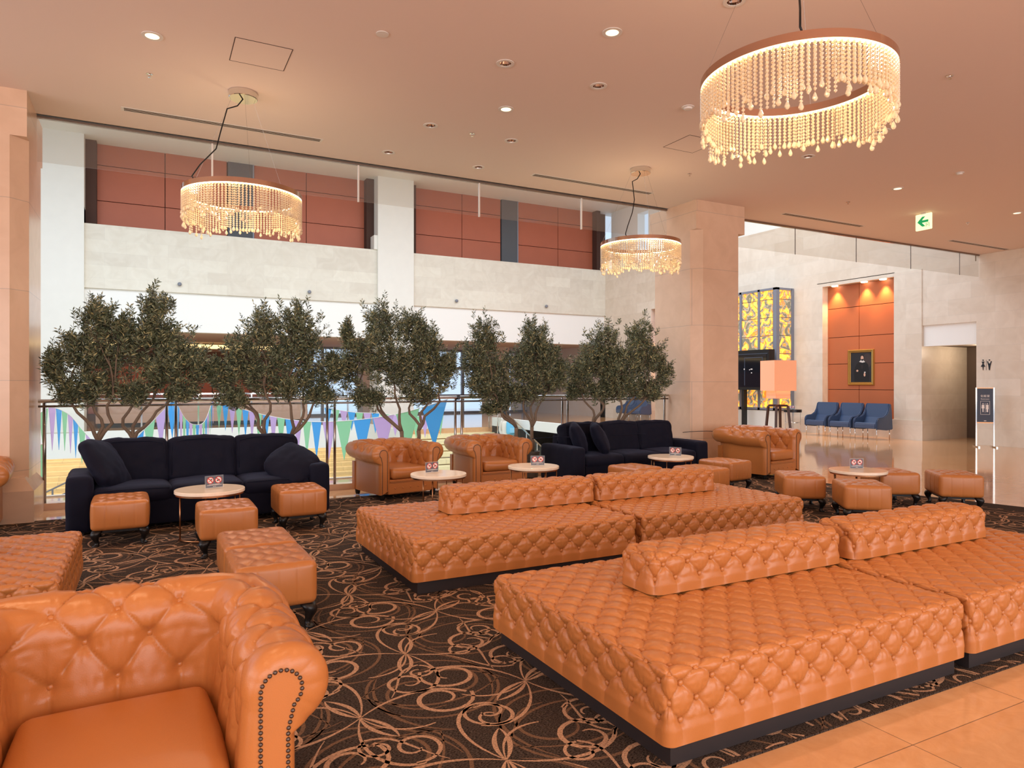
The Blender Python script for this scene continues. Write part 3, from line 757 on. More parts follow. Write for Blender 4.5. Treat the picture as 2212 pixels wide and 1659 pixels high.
cushion((1.52, 8.52, .60), (R(38), R(28), R(-40)), 'dark navy cushion slumped against the right arm of the left sofa', 9, .46)
cushion((5.93, 9.08, .70), (R(70), R(0), R(62)), 'navy cushion pressed against the left arm of the right sofa, behind another cushion', 14, .46)
cushion((6.24, 8.94, .69), (R(66), R(4), R(58)), 'navy cushion standing in front of the other cushion on the right sofa', 21, .46)

# ---- footstools
def stool():
    t = empty('footstool', (0, 0, 0), 0, 'tan footstool', 'footstool', 'tan footstools on black cabriole legs')
    L, W, Hh = .49, .60, .275
    def mod(P, Nn):
        x, y, z = P[..., 0], P[..., 1], P[..., 2]
        top = np.clip((z-(Hh-.01))/.01, 0, 1)
        nA, nB = 3, 3; A, B = L/nA, W/nB
        p = (x-A/2)/A+(y-B/2)/B; q = (x-A/2)/A-(y-B/2)/B
        m_ = np.clip(np.minimum(np.minimum(x, L-x), np.minimum(y, W-y))/.08, 0, 1)
        h = (tuft(p, q)**.35-1)*.014*m_-.006*np.exp(-(np.round(p)-p)**2*12-(np.round(q)-q)**2*12)*m_
        P[..., 2] = np.where(z > Hh-.03, z+h, z)
        side = np.abs(Nn[..., 2]) < .5
        for k in (1, 2, 3):
            P[..., 0] = np.where(side & (np.abs(Nn[..., 0]) > .7), P[..., 0]-np.sign(Nn[..., 0])*.004*np.exp(-((y-W*k/4)/.006)**2), P[..., 0])
            P[..., 1] = np.where(side & (np.abs(Nn[..., 1]) > .7), P[..., 1]-np.sign(Nn[..., 1])*.004*np.exp(-((x-L*k/4)/.006)**2), P[..., 1])
        return P
    b = soft_block('upholstered_seat', L, W, Hh, .04, MT['leather'], t, puff=.014, g=.0085, mod=mod); b.location = (0, 0, .15)
    MB().box(-L/2+.04, L/2-.04, -W/2+.04, W/2-.04, .125, .155).build('frame', MT['black'], t)
    for sx in (-1, 1):
        for sy in (-1, 1):
            m_ = MB(); n = 8
            path = [(.0, .15, .052), (.020, .118, .047), (.024, .09, .036), (.012, .055, .024), (.002, .028, .019), (.008, .014, .027), (.018, .008, .033), (.018, .0, .031)]
            vs = []
            for o_, z, r_ in path:
                for k in range(n): vs.append((sx*(L/2-.055)+sx*o_*.8+r_*math.cos(2*PI*k/n+PI/8), sy*(W/2-.055)+sy*o_*.8+r_*math.sin(2*PI*k/n+PI/8), z))
            fs = [(i*n+k, i*n+(k+1) % n, (i+1)*n+(k+1) % n, (i+1)*n+k) for i in range(len(path)-1) for k in range(n)]+[tuple(range(n)), tuple((len(path)-1)*n+k for k in range(n))]
            m_.add(vs, fs).build('leg', MT['black'], t, smooth=True)
    return t
ST = stool(); sv = [False]
for x, y, rz, lb in (
    (-.235, 7.90, 1, 'tan footstool in front of the left end of the left navy sofa'),
    (.65, 6.98, 0, 'tan footstool standing just in front of the leftmost round table'),
    (1.46, 7.80, 0, 'tan footstool in front of the right arm of the left navy sofa'),
    (.71, 5.40, 0, 'tan footstool pushed end to end behind another one, the further of the two'),
    (.71, 4.77, 0, 'tan footstool directly behind the foreground armchair, the nearer of two pushed together'),
    (5.90, 7.62, 6, 'tan footstool in front of the middle of the right navy sofa, only its top showing'),
    (6.62, 7.12, 4, 'tan footstool showing above the right end of the middle island bolster'),
    (7.55, 7.62, 8, 'tan footstool left of the right-hand chesterfield, beside a round table'),
    (7.22, 6.02, -38, 'tan footstool left of the rightmost round table'),
    (7.20, 5.16, -40, 'tan footstool in front of the rightmost round table, nearest the front bolster'),
    (8.52, 5.70, -30, 'tan footstool half hidden behind the right side of the rightmost round table'),
    (9.02, 5.18, -42, 'tan footstool furthest right, at the edge of the carpet')):
    place(ST, sv, (x, y, .0095), R(rz), lb)

# ---- round side tables and their notices
def table():
    t = empty('round_table', (0, 0, 0), 0, 'round table', 'table', 'round side tables with bronze legs')
    r = .33; h = .485
    MB().lathe([(r-.004, h-.034), (r, h-.030), (r, h-.004), (r-.004, h), (.0005, h)], 72, m=0).build('tabletop', [MT['tabletop']], t, smooth=False)
    MB().ring(r-.012, r-.03, h-.052, h-.034, 64).build('under_rim', MT['bronze'], t)
    for k in range(5):
        a = R(200+k*58); x, y = (r-.035)*math.cos(a), (r-.035)*math.sin(a)
        MB().tube([(x, y, .015), (x, y, h-.045)], .0075, 8).build('leg', MT['bronze'], t, smooth=True)
    n = 40; MB().tube([((r-.035)*math.cos(R(195)+R(260)*k/n), (r-.035)*math.sin(R(195)+R(260)*k/n), .011) for k in range(n+1)], .0105, 8).build('base_ring', MT['bronze'], t, smooth=True)
    return t
TB = table(); tu = [False]
def sign():
    t = empty('notice_stand', (0, 0, 0), 0, 'notice', 'sign', 'no-food and no-smoking style table notices')
    a = MB(); a.box(-.093, .093, -.002, .0, .001, .128); a.box(-.093, .093, .004, .006, .001, .128); a.box(-.093, .093, -.03, .03, 0, .002)
    a.build('acrylic_holder', MT['acrylic'], t)
    c = MB().box(-.086, .086, .001, .003, .008, .12).build('printed_card', MT['card'], t)
    y = -.0026
    for cx in (-.040, .040):
        m_ = MB(); n = 28
        def disc(r0, r1, yy, mi):
            V = [(cx+r_*math.cos(2*PI*k/n), yy, .081+r_*math.sin(2*PI*k/n)) for r_ in (r0, r1) for k in range(n)]
            m_.add(V, [(k, (k+1) % n, n+(k+1) % n, n+k) for k in range(n)], mi)
        disc(.0005, .0285, y, 1); disc(.0275, .034, y-.0004, 0)
        s2 = .0235
        m_.add([(cx-s2-.003, y-.0012, .081+s2-.003), (cx-s2+.003, y-.0012, .081+s2+.003), (cx+s2+.003, y-.0012, .081-s2+.003), (cx+s2-.003, y-.0012, .081-s2-.003)], [(0, 1, 2, 3)], 0)
        k_ = 2
        def pic(*r): m_.add([(cx+r[0], y-.0008, .081+r[2]), (cx+r[1], y-.0008, .081+r[2]), (cx+r[1], y-.0008, .081+r[3]), (cx+r[0], y-.0008, .081+r[3])], [(0, 1, 2, 3)], k_)
        if cx < 0: pic(.0, .018, .003, .008); pic(-.002, .020, .0, .0018); pic(.001, .017, .010, .015); pic(-.016, -.008, -.015, -.007)
        else: pic(-.016, -.001, -.012, -.002); pic(.002, .018, -.002, .006); pic(-.006, .006, .009, .012); pic(-.012, -.008, -.001, .002)
        m_.build('prohibition_symbol', [MT['red'], MT['paper'], MT['black']], c, recalc=False)
    l_ = MB()
    rnd = random.Random(4)
    for z, x0, x1 in ((.038, -.055, .055), (.030, -.074, .074), (.016, -.014, .016)):
        x = x0
        while x < x1:
            ww = rnd.uniform(.003, .011); l_.add([(x, y, z), (min(x+ww, x1), y, z), (min(x+ww, x1), y, z+.0042), (x, y, z+.0042)], [(0, 1, 2, 3)]); x += ww+.0025
    l_.build('printed_lines', MT['paper'], c, recalc=False)
    return t
SG = sign(); sgu = [False]
for i, (x, y, sx, sy, rz, lb) in enumerate((
    (.56, 7.63, .60, 7.63, 18, 'before the left navy sofa'),
    (3.05, 7.68, 3.0, 7.76, 10, 'before the chesterfield beside the left sofa'),
    (4.42, 7.82, 4.47, 7.80, -22, 'before the armchair beside the right sofa'),
    (6.79, 7.93, 6.86, 7.91, -62, 'before the right navy sofa'),
    (7.76, 5.60, 7.82, 5.66, -20, 'among the right-hand footstools'))):
    place(TB, tu, (x, y, .0095), R(35*i), 'round cream-topped side table, '+lb)
    place(SG, sgu, (sx, sy, .4955), R(rz), 'small dark prohibition notice on the table '+lb)

# ---- olive trees in planters behind the sofas
def tree(bx, blobs, label, seed, Y=10.03):
    if seed == 20: Y = 9.80
    rnd = random.Random(seed)
    base = at(bx, 952, Y); base.z = .44
    t = empty('olive_tree', (base.x, Y, .0095), 0, label, 'tree', 'artificial olive trees in planters')
    O = Vector((base.x, Y, .0095))
    MB().lathe([(.10, 0), (.125, .40), (.13, .40), (.13, .43), (.112, .43), (.11, .41)], 28, cap=False).build('planter', MT['pot'], t)
    MB().lathe([(.111, .405), (.0005, .415)], 20, cap=False).build('moss', MT['soil'], t)
    tr = MB(); lv = MB(); ol = MB()
    V = lambda p: (p-O)
    B = []
    for cx, cy, rx, ry in blobs:
        c = at(cx, cy, Y); s = (at(cx+100, cy, Y)-c).length/100*.93; sz = abs(at(cx, cy+100, Y).z-c.z)/100
        B.append((c+Vector((0, rnd.uniform(-.12, .12), 0)), rx*s*1.08, min(rx*s, .24), ry*sz*1.1))
    fork = Vector((base.x+rnd.uniform(-.03, .03), Y, .84))
    def wob(a, b, n, amp):
        out = []
        for i in range(n+1):
            k = i/n; p = a.lerp(b, k); f = math.sin(PI*k)*amp
            out.append(p+Vector((noise.noise(p*3+Vector((seed, 0, 0))), noise.noise(p*3+Vector((0, seed, 7))), 0))*f*2)
        return out
    tr.tube([V(p) for p in wob(Vector((base.x, Y, .42)), fork, 5, .03)], [.038, .034, .031, .030, .029, .032], 9)
    limbs = []
    mids = []
    order = sorted(B, key=lambda b: b[0].z)
    xs = sorted(b[0].x for b in B); cl = [min(xs), (min(xs)+max(xs))/2, max(xs)]
    lead = []
    for gx in cl:
        g = [b for b in B if abs(b[0].x-gx) <= (max(xs)-min(xs))/3+.02] or B
        zc = min(b[0].z for b in g)
        m_ = Vector((fork.x*.35+gx*.65, Y+rnd.uniform(-.08, .08), min(max(zc-.05, 1.15), 1.5)))
        pth = wob(fork, m_, 6, .11); lead.append((m_, pth))
        tr.tube([V(p) for p in pth], [.026-.0022*i for i in range(7)], 7)
    for (c, rx, ry, rz) in B:
        a, pth = min(lead, key=lambda q: (q[0]-c).length)
        top = c+Vector((0, 0, rz*.75))
        pp = wob(a, top, 8, .06); tr.tube([V(p) for p in pp], [.013-.0013*i for i in range(9)], 5)
        limbs.append((pp, c, rx, ry, rz))
    for (pp, c, rx, ry, rz) in limbs:
        vol = rx*rz
        nt = int(62+vol*640)
        for k in range(nt):
            while True:
                u = Vector((rnd.uniform(-1, 1), rnd.uniform(-1, 1), rnd.uniform(-1, 1)))
                if u.length < 1: break
            u = u*(.55+.45*rnd.random())*(1.38 if rnd.random() < .22 else 1.0)
            p = c+Vector((u.x*rx, u.y*ry, u.z*rz))
            if p.z < 1.5: p.y = min(p.y, CURY-.24)
            # twig direction: outwards and up
            out = Vector((p.x-fork.x, (p.y-Y)*1.2, max(.25, p.z-1.0)*.9)).normalized()
            d = (out*.75+Vector((rnd.uniform(-.5, .5), rnd.uniform(-.6, .6), rnd.uniform(-.1, .75)))).normalized()
            ln = rnd.uniform(.10, .19); st = p-d*ln*.5
            if k % 3 == 0:
                q = min(pp, key=lambda q_: (q_-st).length)
                tr.tube([V(q), V(q.lerp(st, .55)+Vector((0, 0, -.02))), V(st)], [.005, .0035, .002], 3, cap=False)
            bend = Vector((rnd.uniform(-.2, .2), rnd.uniform(-.2, .2), rnd.uniform(-.15, .25)))
            tw = [st+d*ln*f+bend*ln*f*f for f in (0, .35, .7, 1)]
            tr.tube([V(q) for q in tw], [.0022, .0018, .0014, .001], 3, cap=False)
            nl = rnd.randint(7, 11); side = d.orthogonal().normalized(); ph = rnd.uniform(0, 6.28)
            for i in range(nl):
                f = (i+.6)/nl; q = st+d*ln*f+bend*ln*f*f
                r_ = Matrix.Rotation(ph+i*2.4, 3, d) @ side
                for sg_ in (1, -1) if i < nl-1 else (1,):
                    ld = (d*(.75 if i < nl-1 else 2)+r_*sg_*.85+Vector((0, 0, -.05))).normalized(); L_ = rnd.uniform(.052, .095)*(1-.25*f)
                    wd = ld.cross(Vector((rnd.uniform(-1, 1), rnd.uniform(-1, 1), .6))).normalized()*L_*.14
                    nrm = ld.cross(wd).normalized()*L_*.03
                    a_, m1, e = q, q+ld*L_*.5, q+ld*L_+Vector((0, 0, -L_*.10))
                    lv.add([V(a_), V(m1+wd+nrm), V(e), V(m1-wd+nrm), V(m1-nrm)], [(0, 1, 4), (1, 2, 4), (2, 3, 4), (3, 0, 4)])
            if rnd.random() < .09:
                q = tw[-1]+Vector((0, 0, -.012)); ol.lathe([(.001, -.011), (.007, -.006), (.008, 0), (.006, .007), (.001, .010)], 6, tuple(V(q)), cap=False)
    tr.build('trunk_and_branches', MT['bark'], t, smooth=True, recalc=False)
    tag(lv.build('foliage', MT['leaf'], t, recalc=False), kind='stuff')
    tag(ol.build('olives', MT['olive'], t, smooth=True, recalc=False), kind='stuff')
TREES = [
 (212, [(215, 695, 50, 50), (172, 760, 62, 55), (232, 770, 60, 58), (118, 800, 30, 42), (205, 835, 58, 42), (262, 715, 32, 36), (150, 850, 30, 25)], 'leftmost olive tree, left of the pair behind the left navy sofa'),
 (285, [(335, 680, 42, 50), (312, 740, 58, 55), (372, 750, 58, 52), (420, 790, 38, 42), (350, 808, 66, 46), (392, 850, 42, 24), (290, 850, 40, 26)], 'tallest olive tree, second from the left column'),
 (576, [(568, 708, 42, 46), (528, 762, 50, 46), (490, 815, 44, 44), (560, 812, 55, 50), (505, 862, 30, 20), (462, 800, 20, 26)], 'olive tree behind the left sofa, third from the left column'),
 (628, [(638, 700, 40, 48), (668, 750, 38, 45), (620, 772, 48, 50), (668, 820, 54, 42), (722, 800, 26, 26), (615, 838, 36, 26), (690, 853, 34, 18)], 'olive tree behind the right end of the left sofa, fourth from the left'),
 (866, [(828, 702, 40, 48), (790, 762, 50, 44), (752, 800, 34, 44), (842, 790, 50, 52), (795, 858, 42, 24), (747, 725, 12, 32), (725, 780, 18, 22)], 'olive tree left of two behind the first mid-room chesterfield'),
 (906, [(885, 715, 42, 46), (922, 750, 34, 44), (890, 792, 52, 54), (948, 800, 38, 44), (908, 850, 50, 24), (972, 790, 16, 30)], 'olive tree right of two behind the first mid-room chesterfield'),
 (1114, [(1048, 730, 34, 42), (1028, 778, 30, 44), (1070, 800, 44, 50), (1035, 838, 34, 30), (1082, 856, 38, 30), (1062, 884, 22, 10)], 'olive tree with a low left crown behind the second mid-room chesterfield'),
 (1149, [(1150, 735, 34, 46), (1130, 790, 44, 50), (1178, 775, 34, 44), (1168, 828, 44, 32), (1205, 805, 20, 32), (1120, 848, 36, 22)], 'olive tree just left of the right navy sofa'),
 (1282, [(1310, 740, 34, 46), (1286, 782, 38, 44), (1252, 808, 30, 40), (1320, 800, 40, 44), (1290, 846, 44, 20), (1240, 848, 22, 16)], 'olive tree behind the left half of the right navy sofa'),
 (1331, [(1388, 730, 26, 44), (1360, 790, 44, 52), (1408, 780, 30, 46), (1390, 838, 44, 26), (1430, 805, 14, 38), (1336, 838, 32, 26), (1412, 850, 22, 16)], 'rightmost olive tree, beside the right stone column')]
for i, (bx, bl, lb) in enumerate(TREES): tree(bx, bl, lb, 11+i)

# ---- balustrade
bl = empty('glass_balustrade', (3.7, CURY, .085), 0, 'near glass balustrade with a bronze-chrome handrail behind the olive trees', 'balustrade')
def kid(mb, name, m, par, smooth=False):
    o = mb.build(name, m, par, smooth=smooth); o.matrix_parent_inverse = Matrix.Translation(Vector(par.location)).inverted(); return o
kid(MB().tube([(-1.18, CURY-.06, 1.34), (8.66, CURY-.06, 1.34)], .024, 10), 'handrail', MT['chrome'], bl, True)
kid(MB().tube([(-1.18, CURY-.06, 1.275), (8.66, CURY-.06, 1.275)], .014, 8), 'lower_rail', MT['steel'], bl, True)
px = [-1.12]+[v for a in (.28, 2.375, 4.40, 6.40) for v in (a-.055, a+.055)]+[8.6]
for x in px: kid(MB().tube([(x, CURY-.03, .086), (x, CURY-.03, 1.33)], .02, 10), 'post', MT['steel'], bl, True)
gx = [-1.14, .28, 2.375, 4.40, 6.40, 8.62]
for a, b in zip(gx, gx[1:]): kid(MB().box(a+.012, b-.012, CURY+.01, CURY+.022, .09, 1.26), 'glass_panel', MT['glass'], bl)
for x in (4.40,): kid(MB().box(x-.04, x+.0, CURY-.09, CURY-.03, 1.30, 1.37), 'rail_clamp', MT['black'], bl)

# ---- smoke curtains
def curtain(x0, joints, x1, y, label, rods):
    t = empty('smoke_curtain', ((x0+x1)/2, y, CZ), 0, label, 'glass screen')
    e = [x0]+joints+[x1]
    for a, b in zip(e, e[1:]): kid(MB().box(a+.004, b-.004, y, y+.007, 4.28, CZ-.001), 'glass_panel', MT['curtain'], t)
    kid(MB().box(x0, x1, y-.02, y+.03, CZ-.035, CZ-.001), 'ceiling_channel', MT['steel'], t)
    for j in joints: kid(MB().box(j-rods, j+rods, y-rods, y+.007+rods, 4.27, CZ-.03), 'joint_rod', MT['offwhite'] if rods > .005 else MT['steel'], t)
curtain(-1.2, [.78, 2.79, 4.78, 6.76], 8.68, CURY, 'hanging glass smoke curtain between the two stone columns', .011)
curtain(9.86, [12.05, 14.01, 15.98, 17.95], 18.78, CURY-.1, 'hanging glass smoke curtain right of the stone column', .004)

# ---- chandeliers
def strand_mesh(L_, drop, seed):
    m_ = MB(); z = 0; n = 6; rnd = random.Random(seed)
    m_.tube([(0, 0, 0), (0, 0, -L_)], .0009, 3, cap=False)
    while z < L_-.01:
        r_ = .0118; c = -z-r_
        m_.lathe([(.0015, r_), (.0078, r_*.55), (r_, 0), (.0078, -r_*.55), (.0015, -r_)], n, (0, 0, c), cap=False); z += 2*r_+.0015
    if drop: m_.lathe([(.001, 0), (.008, -.012), (.016, -.034), (.015, -.044), (.008, -.055), (.001, -.058)], 8, (0, 0, -L_), cap=False)
    me = m_.build('tmp', MT['crystal'], recalc=False); d = me.data; bpy.data.objects.remove(me); return d
SM = [(strand_mesh(.20+.018*i, i % 3 != 1, i), .20+.018*i) for i in range(14)]
def chandelier(x, y, zr, r, label, seed, rz=0, canopy=True):
    t = empty('crystal_ring_chandelier', (x, y, CZ), 0, label, 'chandelier', 'crystal ring chandeliers'); rnd = random.Random(seed)
    z0 = zr-CZ
    MB().ring(r, r-.035, z0, z0+.055, 96).build('ring', MT['bronze_bright'], t)
    MB().ring(r-.004, r-.031, z0-.006, z0+.0005, 96).build('led_strip', MT['led'], t)
    MB().lathe([(.001, -.001), (.155, -.001), (.155, -.07), (.15, -.075), (.001, -.075)], 40).build('canopy', MT['chrome'], t)
    for k in range(3):
        a = R(-90+120*k); b = (math.cos(a), math.sin(a))
        MB().tube([(b[0]*.14, b[1]*.14, -.07), (b[0]*(r-.018), b[1]*(r-.018), z0+.05)], .001, 5).build('suspension_wire', MT['steel'], t)
    a = R(212) if canopy else R(224)
    e = Vector((math.cos(a)*(r-.02), math.sin(a)*(r-.02), z0+.05)); c0 = Vector((0, 0, -.07))
    pth = [c0, c0+Vector((-.06, .0, -.09)), Vector((-.17, -.02, -.22)), c0.lerp(e, .42)+Vector((-.03, -.03, -.02)), c0.lerp(e, .62)+Vector((.03, .03, 0)), c0.lerp(e, .86)+Vector((-.01, 0, .03)), e+Vector((-.02, 0, .03)), e]
    MB().tube(pth, .007, 7).build('power_cable', MT['cable'], t, smooth=True)
    N_ = 100; 
    def lng(a, row):
        return .27+.06*math.sin(3*a+seed)+rnd.uniform(-.06, .07)-(.03 if row else 0)
    for k in range(N_):
        a = 2*PI*k/N_; L_ = lng(a, 0); i = min(13, max(0, int((L_-.20)/.018)))
        o = bpy.data.objects.new('crystal_strand', SM[i][0]); COL.objects.link(o); o.parent = t
        o.location = ((r-.010)*math.cos(a), (r-.010)*math.sin(a), z0-.003)
    st = MB()
    for k in range(110):
        a = 2*PI*(k+.5)/110; L_ = lng(a, 1); i = min(13, max(0, int((L_-.20)/.018))); me = SM[i][0]
        ox, oy = (r-.028)*math.cos(a), (r-.028)*math.sin(a)
        st.add([(v.co.x+ox, v.co.y+oy, v.co.z+z0-.003) for v in me.vertices], [tuple(p.vertices) for p in me.polygons])
    tag(st.build('inner_crystal_strands', MT['crystal'], t, recalc=False), kind='stuff')
    l = bpy.data.lights.new('ring_glow', 'POINT'); l.energy = 20; l.color = (1, .78, .5); l.shadow_soft_size = .12
    o = bpy.data.objects.new('ring_glow', l); COL.objects.link(o); o.parent = t; o.location = (0, 0, z0-.12)
    return t
MT['bronze_bright'] = mat('polished_rose_metal', (205, 170, 146), .14, 1)
chandelier(.96, 8.38, 3.66, .64, 'crystal ring chandelier hanging over the left navy sofa', 1)
chandelier(6.70, 8.52, 3.66, .61, 'crystal ring chandelier hanging over the right navy sofa, smallest in view', 2)
chandelier(3.94, 3.32, 3.62, .63, 'crystal ring chandelier at the top right, nearest and largest in view', 3, canopy=False)

# ---- things on the ceiling
def downlight(lit):
    t = empty('recessed_downlight', (0, 0, CZ), 0, 'd', 'ceiling light', 'lit recessed downlights' if lit else 'recessed downlights')
    MB().ring(.094, .062, -.006, 0, 36).build('trim_ring', MT['offwhite'], t)
    if lit:
        MB().lathe([(.066, -.003), (.062, -.005), (.0005, -.008)], 28, cap=False).build('lens', MT['lens'], t, smooth=True)
        l = bpy.data.lights.new('downlight_beam', 'SPOT'); l.energy = 115; l.spot_size = R(110); l.spot_blend = 1; l.color = (1, .66, .37); l.shadow_soft_size = .06
        q = bpy.data.objects.new('downlight_beam', l); COL.objects.link(q); q.parent = t; q.location = (0, 0, -.02)
    else:
        m_ = MB().lathe([(.063, -.003), (.058, .02), (.045, .045), (.02, .055), (.0005, .056)], 28, cap=False)
        m_.build('reflector', MT['dimreflector'], t, smooth=False)
        MB().lathe([(.010, .025), (.016, .05)], 12, cap=True).build('lamp', MT['black'], t)
    return t
DL = downlight(True); DD = downlight(False); lu = [False]; du = [False]
LIT = [(.04, 7.41, 'far left of the ceiling, left of the access hatch'), (3.86, 5.33, 'top centre of the photo, left of the nearest chandelier'), (3.81, 7.41, 'above the gap between the two dark downlights in the ceiling centre'), (7.54, 7.39, 'below the nearest chandelier, right of the middle hatch'), (11.21, 7.35, 'between the nearest chandelier and the exit sign'), (14.85, 7.33, 'at the right edge above the corridor')]
DIM = [(3.26, 6.36, 'left of the pair in the second row from the top'), (4.42, 6.36, 'right of the pair in the second row from the top'), (3.20, 8.33, 'left one of the third row'), (4.37, 8.34, 'right one of the third row'), (3.04, 9.57, 'closest to the left end of the smoke curtain'), (4.46, 9.59, 'just above the smoke curtain at mid-photo'), (8.48, 6.92, 'right of the lit one below the nearest chandelier'), (8.49, 5.77, 'right under the nearest chandelier'), (4.48, 4.41, 'cut off by the top edge, left of the chandelier cable')]
for x, y, lb in LIT:
    o = place(DL, lu, (x, y, CZ-.001), 0, 'lit downlight, '+lb)
for x, y, lb in ((3.86, 1.25, 'just above the front edge of the carpet'), (6.2, 1.25, 'above the right part of the front floor'), (1.3, .4, 'just right of the viewer'), (-.9, 3.3, 'above the foreground armchair'), (-.9, .2, 'behind the foreground armchair')):  # unseen downlights added to brighten the front floor and the ceiling
    o = place(DL, lu, (x, y, CZ-.001), 0, 'added lit downlight out of view, '+lb)
for x, y, lb in DIM: place(DD, du, (x, y, CZ-.001), 0, 'unlit mirrored downlight, '+lb)
for x, y, r_, nm, lb in ((1.96, 6.36, .06, 'blank_cover', 'flat round cover on the ceiling, right of the left hatch'), (5.70, 6.35, .075, 'smoke_detector', 'round smoke detector on the ceiling left of the nearest chandelier'), (11.23, 6.35, .06, 'smoke_detector', 'small round detector on the ceiling near the top right')):
    o = MB().lathe([(r_, 0), (r_, -.008), (r_*.7, -.012), (r_*.62, -.03), (.0005, -.034)] if nm == 'smoke_detector' else [(r_, 0), (r_, -.006), (.0005, -.008)], 28, cap=False).build(nm, MT['offwhite'], None); o.location = (x, y, CZ-.001)
    tag(o, lb, 'detector')
for x, y, lb in ((.02, 8.34, 'above the left vent'), (3.79, 8.35, 'between the two middle rows of downlights'), (7.6, 4.4, 'right of the nearest chandelier'), (7.53, 8.35, 'above the right stone column'), (11.24, 8.31, 'left of the exit sign'), (14.85, 8.24, 'right of the exit sign')):
    o = MB().lathe([(.035, 0), (.035, -.004), (.012, -.006), (.010, -.03), (.018, -.032), (.018, -.036), (.0005, -.037)], 14, cap=False).build('sprinkler_head', MT['chrome'], None); o.location = (x, y, CZ-.001)
    tag(o, 'tiny ceiling sprinkler head, '+lb, 'sprinkler', 'ceiling sprinkler heads')
for x0, x1, y, lb in ((-.28, 2.1, 9.53, 'long slot air vent in the ceiling above the left navy sofa'), (5.36, 7.74, 9.53, 'slot air vent in the ceiling behind the small chandelier'), (10.88, 13.25, 9.46, 'slot air vent in the ceiling right of the stone column'), (16.31, 18.7, 9.44, 'slot air vent in the ceiling at the far right')):
    t = empty('slot_vent', ((x0+x1)/2, y, CZ-.001), 0, lb, 'air vent', 'slot vents in the ceiling'); h_ = (x1-x0)/2
    m_ = MB(); m_.box(-h_, h_, -.065, .065, -.004, 0); m_.build('frame', MT['offwhite'], t)
    m_ = MB()
    for k in range(3): m_.box(-h_+.03, h_-.03, -.044+k*.034, -.024+k*.034, -.0052, -.004)
    m_.build('slots', MT['groove'], t)
for x0, y0, s, lb in ((.74, 7.07, .53, 'square access hatch in the ceiling at the upper left'), (6.36, 7.05, .53, 'square access hatch in the ceiling above the small chandelier')):
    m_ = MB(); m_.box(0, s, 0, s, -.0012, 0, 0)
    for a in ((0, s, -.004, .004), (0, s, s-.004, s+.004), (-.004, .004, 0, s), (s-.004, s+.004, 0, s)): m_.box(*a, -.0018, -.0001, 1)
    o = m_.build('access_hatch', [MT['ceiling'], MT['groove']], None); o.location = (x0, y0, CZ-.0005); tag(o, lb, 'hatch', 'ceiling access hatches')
# exit sign, hung under the ceiling and facing the lounge
t = empty('exit_sign', (13.25, 8.16, CZ-.001), R(-90), 'glowing pale yellow exit sign with a green arrow hanging from the ceiling', 'sign')
MB().box(-.155, .155, -.02, .02, -.33, -.02).build('light_box', MT['exitw'], t, bevel=.008)
MB().box(-.05, .05, -.015, .015, -.03, 0).build('bracket', MT['offwhite'], t)
ar = [(-.115, -.17), (-.02, -.075), (.04, -.075), (-.025, -.145), (.10, -.145), (.10, -.19), (-.025, -.19), (.04, -.265), (-.02, -.265)]
MB().prism([(x, z) for x, z in ar], 'y', -.0235, -.0202).build('arrow', MT['green'], t)
m_ = MB(); m_.prism([(.05, -.28), (.057, -.28), (.057, -.215), (.11, -.215), (.11, -.28), (.117, -.28), (.117, -.208), (.05, -.208)], 'y', -.0235, -.0202); m_.box(.07, .078, -.0235, -.0202, -.262, -.232); m_.box(.078, .095, -.0235, -.0202, -.245, -.238)
m_.build('exit_pictogram', MT['green'], t)

# ---- lobby beyond the right column
def armchair_blue():
    t = empty('blue_armchair', (0, 0, 0), 0, 'blue chair', 'armchair', 'blue leather chairs in a row')
    W = .74
    def shell(x0, x1, prof, name, th=.0):
        m_ = MB(); m_.prism(prof, 'x', x0, x1); return m_.build(name, MT['blue_leather'], t, bevel=.018)
    # side profile: (y depth, z); front at y = 0
    side = [(-.01, .30), (-.015, .50), (.02, .585), (.10, .615), (.28, .63), (.42, .70), (.50, .82), (.56, .99), (.62, 1.0), (.66, .80), (.70, .28), (.45, .26), (.2, .28)]
    for s in (-1, 1):
        shell(s*W/2-(.05 if s > 0 else 0), s*W/2+(.05 if s < 0 else 0), side, 'arm')
    seat = [(-.01, .31), (-.015, .44), (.02, .475), (.30, .455), (.46, .44), (.46, .34), (.2, .33)]
    shell(-W/2+.045, W/2-.045, seat, 'seat')
    back = [(.40, .42), (.50, .62), (.53, .84), (.555, 1.0), (.625, 1.0), (.645, .8), (.66, .36), (.5, .33)]
    shell(-W/2+.03, W/2-.03, back, 'backrest')
    for x in (-.33, .33):
        for y in (.04, .60): MB().tube([(x, y, 0), (x, y, .32)], .011, 8).build('leg', MT['chrome'], t, smooth=True)
    return t
BA = armchair_blue(); bu_ = [False]
for y, lb in ((14.22, 'leftmost of the three blue leather armchairs'), (13.39, 'middle one of the three blue leather armchairs'), (12.58, 'rightmost of the three blue leather armchairs')):
    place(BA, bu_, (17.72, y, 0), R(-90), lb+' under the gilt-framed portrait')
t = empty('side_table', (18.05, 15.3, 0), 0, 'dark topped round side table on thin chrome legs, left of the blue armchairs', 'table')
MB().lathe([(.27, .66), (.27, .745), (.0005, .745)], 40).build('tabletop', MT['black'], t)
for a in (45, 135, 225, 315): MB().tube([(.22*math.cos(R(a)), .22*math.sin(R(a)), 0), (.22*math.cos(R(a)), .22*math.sin(R(a)), .66)], .01, 8).build('leg', MT['chrome'], t)
MB().ring(.225, .21, .33, .345, 30).build('lower_ring', MT['chrome'], t)
place(SG, sgu, (17.95, 15.25, .747), R(-60), 'small notice standing on the dark side table left of the blue armchairs')
